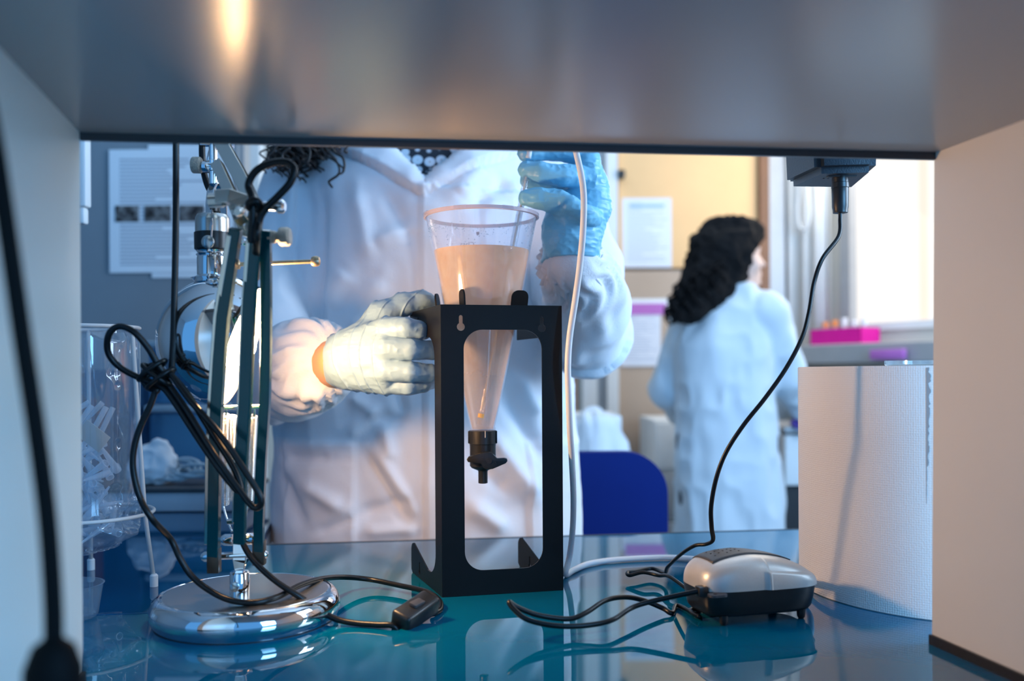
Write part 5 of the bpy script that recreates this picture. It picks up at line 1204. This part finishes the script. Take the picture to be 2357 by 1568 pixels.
def coat_disp(V, N):
    d = .011 * (ridges(V, (9, 9, 4.0), 1) - .5) + .0055 * (ridges(V, (24, 24, 14), 2) - .5) + .0012 * (vnoise(V, (70, 70, 70), 3) - .5)
    front = np.clip(-N[:, 1] * 2.5, 0, 1) * (V[:, 1] < BYc)
    tors = front * (V[:, 1] > 1.335)
    X = V[:, 0]; Z = V[:, 2]
    for a, b_, w, am in folds:
        A_, B_ = w3(*a), w3(*b_); VV = V.copy(); VV[:, 1] = 0; d = d + tors * segfold(VV, (A_.x, 0, A_.z), (B_.x, 0, B_.z), w * .8, am * 1.6)
    for a, b_, w, am in foldsA:
        A_, B_ = P(*a), P(*b_); VV = V.copy(); VV[:, 1] = (VV[:, 1] - A_.y) * .25; arm = V[:, 1] < 1.345
        d = d + arm * segfold(VV, (A_.x, 0, A_.z), (B_.x, (B_.y - A_.y) * .25, B_.z), w * .85, am * 1.4)
    # gathers next to the elastic cuffs
    for c, e, r0 in ((cuffR, EL_R, .05), (cuffL, EL_L, .05)):
        ax = np.array((e - c).normalized()); rel = V - np.array(c); t = rel @ ax; rad = np.linalg.norm(rel - t[:, None] * ax, axis=1)
        u = np.cross(ax, [0, 0, 1]); u /= np.linalg.norm(u); w_ = np.cross(ax, u); an = np.arctan2(rel @ w_, rel @ u)
        m_ = np.exp(-((t - .012) / .03) ** 2) * (rad < .075)
        d = d + m_ * .0042 * np.sin(an * 15 + 2.5 * np.sin(t * 90) + 1.3 * np.sin(an * 4))
    # overlapping front edge, lapels, pockets: small steps in the cloth
    xe = np.interp(Z, [w3(980, 1250).z, w3(978, 950).z, w3(965, 640).z, w3(969, 440).z], [w3(980, 1250).x, w3(978, 950).x, w3(965, 640).x, w3(969, 440).x])
    st_ = sstep(X, xe - .002, xe + .003) * (Z < w3(969, 430).z); d = d + tors * st_ * .0075
    d = d + tors * (Z < w3(969, 800).z) * np.exp(-((X - xe - .022) / .0022) ** 2) * (-.0015 + .0022 * np.sin(Z * 420))
    # lapels
    zr = Z - vz_; side = X - vx - zr * .06
    le_ = np.abs(side) - (zr + .03) * 1.75; lap = sstep(zr, -.035, -.028) * (1 - sstep(le_, -.002, .003)); d = d + front * (V[:, 1] > 1.3) * (lap * .015 - .006 * np.exp(-((le_ - .006) / .005) ** 2) * (zr > -.03))
    # pockets
    def pocket(x0, x1, z0, z1, am=.0065):
        m1 = sstep(X, x0, x0 + .004) * (1 - sstep(X, x1 - .004, x1)) * sstep(Z, z0, z0 + .004) * (1 - sstep(Z, z1 - .004, z1))
        hem = np.exp(-((Z - (z1 - .030)) / .002) ** 2) * (X > x0) * (X < x1); 
        st1 = np.exp(-((X - (x1 - .008)) / .002) ** 2) * np.sin(Z * 420) * .0012 * (Z < z1)
        return m1 * am - hem * .0018 * m1 + st1 * m1
    d = d + tors * (pocket(w3(640, 1100).x, w3(824, 1100).x, w3(700, 1420).z, w3(824, 1014).z) + pocket(w3(1206, 1100).x, w3(1390, 1100).x, w3(1206, 1420).z, w3(1206, 1018).z) + pocket(w3(1104, 460).x, w3(1185, 460).x, w3(1104, 580).z, w3(1104, 450).z, .003))
    return d
f.mesh('lab_coat', M_['coat'], p1, 2, coat_disp)
# elastic cuff frills
for c, e, r_ in ((P(757, 833, 1.134), EL_R, .0345), (P(1315, 596, 1.146), EL_L, .0385)):
    ax = (e - c).normalized(); V, Fc = [], []; na = 120
    q_ = Vector((0, 0, 1)).rotation_difference(ax)
    for j, (rr, h) in enumerate([(r_ - .003, -.004), (r_ + .001, -.0055), (r_ + .003, -.002), (r_ + .001, .003), (r_ + .006, .012), (r_ + .009, .018)]):
        for i in range(na):
            a = 2 * math.pi * i / na; k = 1 + .05 * math.sin(a * 23 + j * .6) + .03 * math.sin(a * 37 + 1)
            V.append(c + q_ @ Vector((rr * k * math.cos(a), rr * k * math.sin(a), h + .0015 * math.sin(a * 9))))
    for j in range(5):
        for i in range(na): Fc.append((j * na + i, j * na + (i + 1) % na, (j + 1) * na + (i + 1) % na, (j + 1) * na + i))
    fixn(mesh('cuff', V, Fc, M_['coat'], p1, True))

# gloved hand on the stand (picture left)
hG = .0009
w0 = P(792, 828, 1.092); 
f = Field((w0.x - .02, .985, w0.z - .06), (P(1010, 800, 1.06).x + .012, 1.145, P(930, 660, 1.06).z), hG)
gp = lambda px, py, d: P(px, py, d)
f.chain([gp(776, 832, 1.115), gp(812, 828, 1.082), gp(840, 822, 1.066)], [.0350, .0335, .030], .012)
# palm: flattened blobs fanning to the four knuckles
for k, (kx, ky, kd, kr) in enumerate([(896, 757, 1.040, .0150), (893, 803, 1.030, .0155), (893, 853, 1.032, .0145), (899, 886, 1.046, .0125)]):
    f.cap(gp(822, 806 + 14 * k, 1.075), gp(kx - 6, ky, kd + .005), .0215, kr, .016)
f.ell(gp(850, 825, 1.060), (.030, .017, .034), .015)
fing = [  # four fingers: index, middle, ring, little
    [(892, 757, 1.040, .0145), (935, 755, 1.030, .0122), (962, 760, 1.036, .0112), (972, 763, 1.043, .0103)],
    [(892, 803, 1.030, .0145), (945, 804, 1.026, .0122), (990, 806, 1.040, .0112), (1012, 808, 1.062, .0100)],
    [(893, 852, 1.033, .0135), (945, 856, 1.028, .0116), (988, 860, 1.040, .0107), (1008, 862, 1.060, .0095)],
    [(900, 884, 1.048, .0115), (940, 889, 1.043, .0105), (975, 885, 1.052, .0095), (992, 880, 1.066, .0085)]]
for c in fing: f.chain([gp(*q_[:3]) for q_ in c], [q_[3] for q_ in c], .0015)
f.chain([gp(838, 775, 1.083), gp(880, 728, 1.090), gp(928, 702, 1.100), gp(968, 694, 1.112), gp(996, 700, 1.120)], [.019, .0165, .0125, .0118, .0095], .012)
ax = (gp(840, 822, 1.066) - gp(776, 832, 1.115)).normalized(); c0 = gp(786, 831, 1.108)
sl, X, Y, Z = f.reg((-9, -9, -9), (9, 9, 9)); cut = -((X - c0.x) * ax.x * 1.0 + (Y - c0.y) * ax.y + (Z - c0.z) * ax.z) - .22 * (Z - c0.z)
f.D = np.maximum(f.D, cut.astype(np.float32))
def glove_disp(seed, amp=1.0, rings=()):
    def g(V, N):
        d = .0011 * (ridges(V, (45, 45, 90), seed) - .55) + .0005 * (ridges(V, (130, 110, 200), seed + 1) - .5)
        d *= amp
        for (c, a, w, am, sk) in rings:
            t = (V - np.array(c)) @ np.array(a) + sk * (V[:, 2] - c[2]) ** 2; d = d + am * np.exp(-(t / w) ** 2)
        return d
    return g
rg = [(gp(x, 820, 1.075 - (x - 800) * .0004), (1, -.25, b_), w, am, -4.0) for x, b_, w, am in ((826, .10, .0010, .0016), (846, .04, .0007, .0014), (872, -.02, .0007, .0013), (792, .24, .0016, .0016))]
f.mesh('glove', M_['glove_lamplit'], p1, 1, glove_disp(11, 1.3, rg))

# gloved hand with the pipette (picture right)
f = Field((P(1180, 500, 1.1).x, 1.03, P(1300, 640, 1.1).z), (P(1425, 500, 1.1).x + .004, 1.21, P(1300, 318, 1.1).z), hG)
f.chain([gp(1313, 618, 1.152), gp(1315, 580, 1.140), gp(1318, 540, 1.128)], [.0360, .0335, .034], .012)
f.ell(gp(1322, 505, 1.125), (.036, .020, .040), .012); f.ell(gp(1362, 470, 1.128), (.021, .018, .038), .012); f.ell(gp(1288, 540, 1.115), (.021, .018, .028), .012)
for (kx, ky) in ((1352, 372), (1360, 408), (1366, 440), (1372, 478)): f.cap(gp(1335, 520, 1.128), gp(kx, ky, 1.128), .020, .0165, .012)
F2 = [[(1350, 362, 1.130, .0140), (1290, 349, 1.122, .0120), (1240, 350, 1.115, .0108), (1209, 354, 1.110, .0095)],
      [(1352, 410, 1.120, .0150), (1295, 404, 1.105, .0134), (1245, 397, 1.098, .0122), (1212, 391, 1.100, .0102)],
      [(1362, 440, 1.135, .0135), (1300, 436, 1.140, .0118), (1245, 425, 1.132, .0105), (1214, 414, 1.120, .0092)],
      [(1366, 502, 1.110, .0120), (1345, 492, 1.082, .0115), (1310, 470, 1.078, .0102), (1292, 456, 1.082, .0086)]]
for c in F2: f.chain([gp(*q_[:3]) for q_ in c], [q_[3] for q_ in c], .0015)
f.chain([gp(1296, 545, 1.112), gp(1318, 492, 1.098), gp(1270, 462, 1.086), gp(1238, 457, 1.084), gp(1211, 455, 1.084)], [.019, .0155, .0122, .0112, .0092], .006)
c0 = gp(1313, 606, 1.150); sl, X, Y, Z = f.reg((-9, -9, -9), (9, 9, 9)); cut = (c0.z - Z) - .10 * (Y - c0.y) + 1.6 * (X - c0.x) ** 2
f.D = np.maximum(f.D, cut.astype(np.float32))
rg = [(gp(1313, 600, 1.150), (0, -.1, 1), .0018, .0020, 0.0)]
f.mesh('glove', M_['glove'], p1, 1, glove_disp(21, 2.2, rg))

# curly hair falling on the shoulder
random.seed(12)
hg = []
hcx, hcy, hcz = BXc + .004, BYc - .01, 1.675
fh = Field((hcx - .17, hcy - .17, 1.50), (hcx + .17, hcy + .19, 1.83), .007)
fh.ell((hcx, hcy + .02, hcz + .02), (.108, .118, .118), .02); fh.ell((hcx, hcy + .055, 1.60), (.115, .085, .09), .03)
for s in (-1, 1): fh.ell((hcx + s * .095, hcy - .01, 1.585), (.045, .06, .085), .03)
fh.ell((hcx, hcy - .115, 1.645), (.068, .07, .088), .01, sub=True)
hp = fh.mesh('hair', M_['hair'], p1, 1, disp=lambda V, N: .016 * (ridges(V, (45, 45, 45), 31) - .4))
def curl(p, L_, r, turns, sway, th=.0016):
    n_ = turns * 12; pts = []
    for i in range(n_ + 1):
        t = i / n_; a = t * turns * 2 * math.pi
        rr = r * (.6 + .4 * math.sin(t * math.pi)); 
        pts.append(p + Vector((sway[0] * t + rr * math.cos(a), sway[1] * t + rr * math.sin(a) * .7, -L_ * t)))
    return tube_geo(pts, [th * (1 - .3 * i / n_) for i in range(n_ + 1)], seg=5, sub=1)
def zpx(py): return P(700, py, 1.41).z
for i in range(150):
    px = random.triangular(602, 790, 640); x = (px - 1178.5) / F * 1.41; y_ = random.uniform(1.385, 1.50)
    zend = zpx(random.triangular(342, 425, 368) - (26 if px > 715 else 0)); z0 = 1.58 + random.uniform(-.04, .02); sx_ = (x - (hcx - .07)) * .45
    hg.append(curl(Vector((x - sx_, y_ + .03, z0)), z0 - zend, random.uniform(.009, .017), random.randint(5, 8), (sx_, -.03), .0021))
for pts, th in (([(745, 330), (758, 352), (778, 378), (780, 400), (762, 414), (757, 420), (765, 432)], .0020), ([(760, 330), (770, 350), (788, 362), (793, 380), (790, 395)], .0022), ([(735, 330), (750, 356), (772, 372), (790, 388), (788, 398), (776, 402)], .0015),
                ([(706, 330), (714, 350), (709, 372), (705, 372)], .0020), ([(640, 330), (628, 350), (616, 362), (622, 374), (634, 366)], .0024), ([(668, 340), (650, 356), (655, 374), (668, 368)], .0024), ([(1093 - 290, 330), (1088 - 295, 348), (800, 352)], .0018)):
    hg.append(tube_geo([P(a, b_, 1.372) for a, b_ in pts], th, seg=6, sub=6))
# strands on the other shoulder, up to the scalp
for i in range(60):
    x = hcx + .06 + random.random() * .07; y_ = random.uniform(1.50, 1.60); z0 = 1.58
    hg.append(curl(Vector((x, y_, z0)), .12 + random.random() * .03, random.uniform(.006, .012), random.randint(4, 6), (.02, .0)))
V, Fc = join_geo(hg); o = mesh('curls', V, Fc, M_['hair'], hp, True); o['kind'] = 'stuff'

# ============================================================ FAR PERSON
D2 = 3.0
p2 = thing('person', (XB(1672, D2), D2, 0), 'person in lab coat with long dark wavy hair, back turned, at the far bench', 'person')
Q2 = lambda px, py, d=D2: P(px, py, d)
cx = XB(1672, D2)
f = Field((cx - .30, 2.55, .02), (cx + .42, 3.3, 1.62), .010)
hc2 = Q2(1692, 592)
f.torso([(.80, cx, D2, .15, .10), (1.0, cx, D2, .13, .09), (1.2, cx, D2, .14, .09), (1.26, cx, D2, .12, .07)], .03)
f.cap((Q2(1695, 700)), Q2(1694, 640), .05, .048, .03); face_head(f, hc2, 0, R(8), .94)
shR, shL = Q2(1762, 722, 2.97), Q2(1600, 732, 3.02); elR, elL = Q2(1812, 872, 3.0), Q2(1540, 895, 3.08); haR, haL = Q2(1850, 966, 3.10), Q2(1570, 960, 3.25)
for a in ((shR, elR, haR), (shL, elL, haL)): f.chain([Q2(1680, 725), a[0], a[1], a[2]], [.045, .045, .036, .026], .02)
for s in (-1, 1): f.chain([(cx + s * .08, D2, .85), (cx + s * .09, D2, .48), (cx + s * .09, D2, .08)], [.08, .055, .038], .03)
f.mesh('body', M_['skinpale'], p2, 2)
f = Field((cx - .36, 2.6, .36), (cx + .45, 3.35, 1.42), .009)
zz_ = lambda py: Q2(1600, py).z
f.torso([(.38, XB(1680, D2), D2, .178, .14), (zz_(1220), XB(1676, D2), D2, .172, .138), (zz_(1000), XB(1676, D2), D2, .168, .13), (zz_(900), XB(1672, D2), D2, .160, .12), (zz_(800), XB(1668, D2), D2, .165, .12), (zz_(730), XB(1678, D2), D2, .135, .095), (zz_(690), XB(1692, D2), D2, .085, .075), (zz_(662), XB(1698, D2), D2, .055, .06)], .03, p=2.4)
f.chain([Q2(1720, 722), shR, elR, elR.lerp(haR, .8)], [.06, .066, .056, .042], .025)
f.chain([Q2(1640, 735), shL, elL, elL.lerp(haL, .8)], [.06, .066, .056, .042], .025)
f.mesh('lab_coat', M_['coat2'], p2, 2, disp=lambda V, N: .020 * (ridges(V, (9, 9, 3.2), 41) - .5) + .012 * (ridges(V, (22, 22, 12), 42) - .5))
f = Field((Q2(1520, 800).x, 2.7, Q2(1600, 790).z), (Q2(1765, 500).x, 3.25, Q2(1600, 490).z), .008)
f.ell(Q2(1672, 582, 3.01), (.118, .110, .115), .02); f.ell(Q2(1700, 540, 3.0), (.075, .08, .045), .02)
f.chain([Q2(1655, 600, 3.0), Q2(1628, 660, 2.97), Q2(1595, 700, 2.93), Q2(1548, 742, 2.88)], [.10, .078, .050, .010], .03); f.ell(Q2(1726, 524, 2.98), (.022, .02, .024), .01)
# keep the face clear
f.ell(Q2(1752, 612, 3.0), (.075, .13, .085), .01, sub=True)
h2 = f.mesh('hair', M_['hair2'], p2, 2, disp=lambda V, N: .022 * (ridges(V, (24, 24, 20), 51) - .5) + .012 * (ridges(V, (60, 60, 60), 52) - .5))
hg = []; random.seed(9)
for i in range(60):
    px = random.uniform(1560, 1680); py = 640 + (1680 - px) * .55 + random.uniform(-20, 12)
    hg.append(curl(Q2(px, py - 40, 2.86 + random.random() * .05), .09 + random.random() * .04, .012, 3, (-.045, .0), .0035))
o = mesh('curls', *join_geo(hg), M_['hair2'], h2, True); o['kind'] = 'stuff'
f = Field(haR - Vector((.09, .10, .09)), haR + Vector((.10, .10, .09)), .003)
f.ell(haR, (.036, .045, .028), .01)
for k in range(4): f.chain([haR + Vector((-.020 + .014 * k, -.03, -.004)), haR + Vector((-.016 + .016 * k, -.062, -.012)), haR + Vector((-.012 + .016 * k, -.078 + .003 * abs(k - 1), -.032))], [.0105, .0095, .008], .003)
f.chain([haR + Vector((-.02, 0, 0)), haR + Vector((-.045, -.03, -.012)), haR + Vector((-.042, -.055, -.022))], [.015, .011, .009], .006)
f.mesh('glove', M_['gloveviolet'], p2, 1)
for s in (-1, 1):
    g_ = Field((cx + s * .09 - .06, D2 - .12, -.01), (cx + s * .09 + .06, D2 + .2, .12), .006)
    g_.ell((cx + s * .09, D2 + .03, .036), (.042, .085, .034), .02); g_.ell((cx + s * .09, D2 + .10, .028), (.043, .06, .026), .03); g_.cap((cx + s * .09, D2, .05), (cx + s * .09, D2, .09), .044, .042, .02)
    sl, X, Y, Z = g_.reg((-9, -9, -9), (9, 9, 9)); g_.D = np.maximum(g_.D, (.002 - Z).astype(np.float32)); g_.mesh('shoe', M_['shoe'], p2, 1)
f = Field((cx - .24, 2.8, .06), (cx + .24, 3.2, .95), .010)
f.torso([(.76, cx, D2, .16, .11), (.92, cx, D2, .14, .10)], .03)
for s in (-1, 1): f.chain([(cx + s * .08, D2, .82), (cx + s * .09, D2, .48), (cx + s * .09, D2, .10)], [.092, .072, .058], .03)
f.mesh('trousers', M_['trousers'], p2, 1)
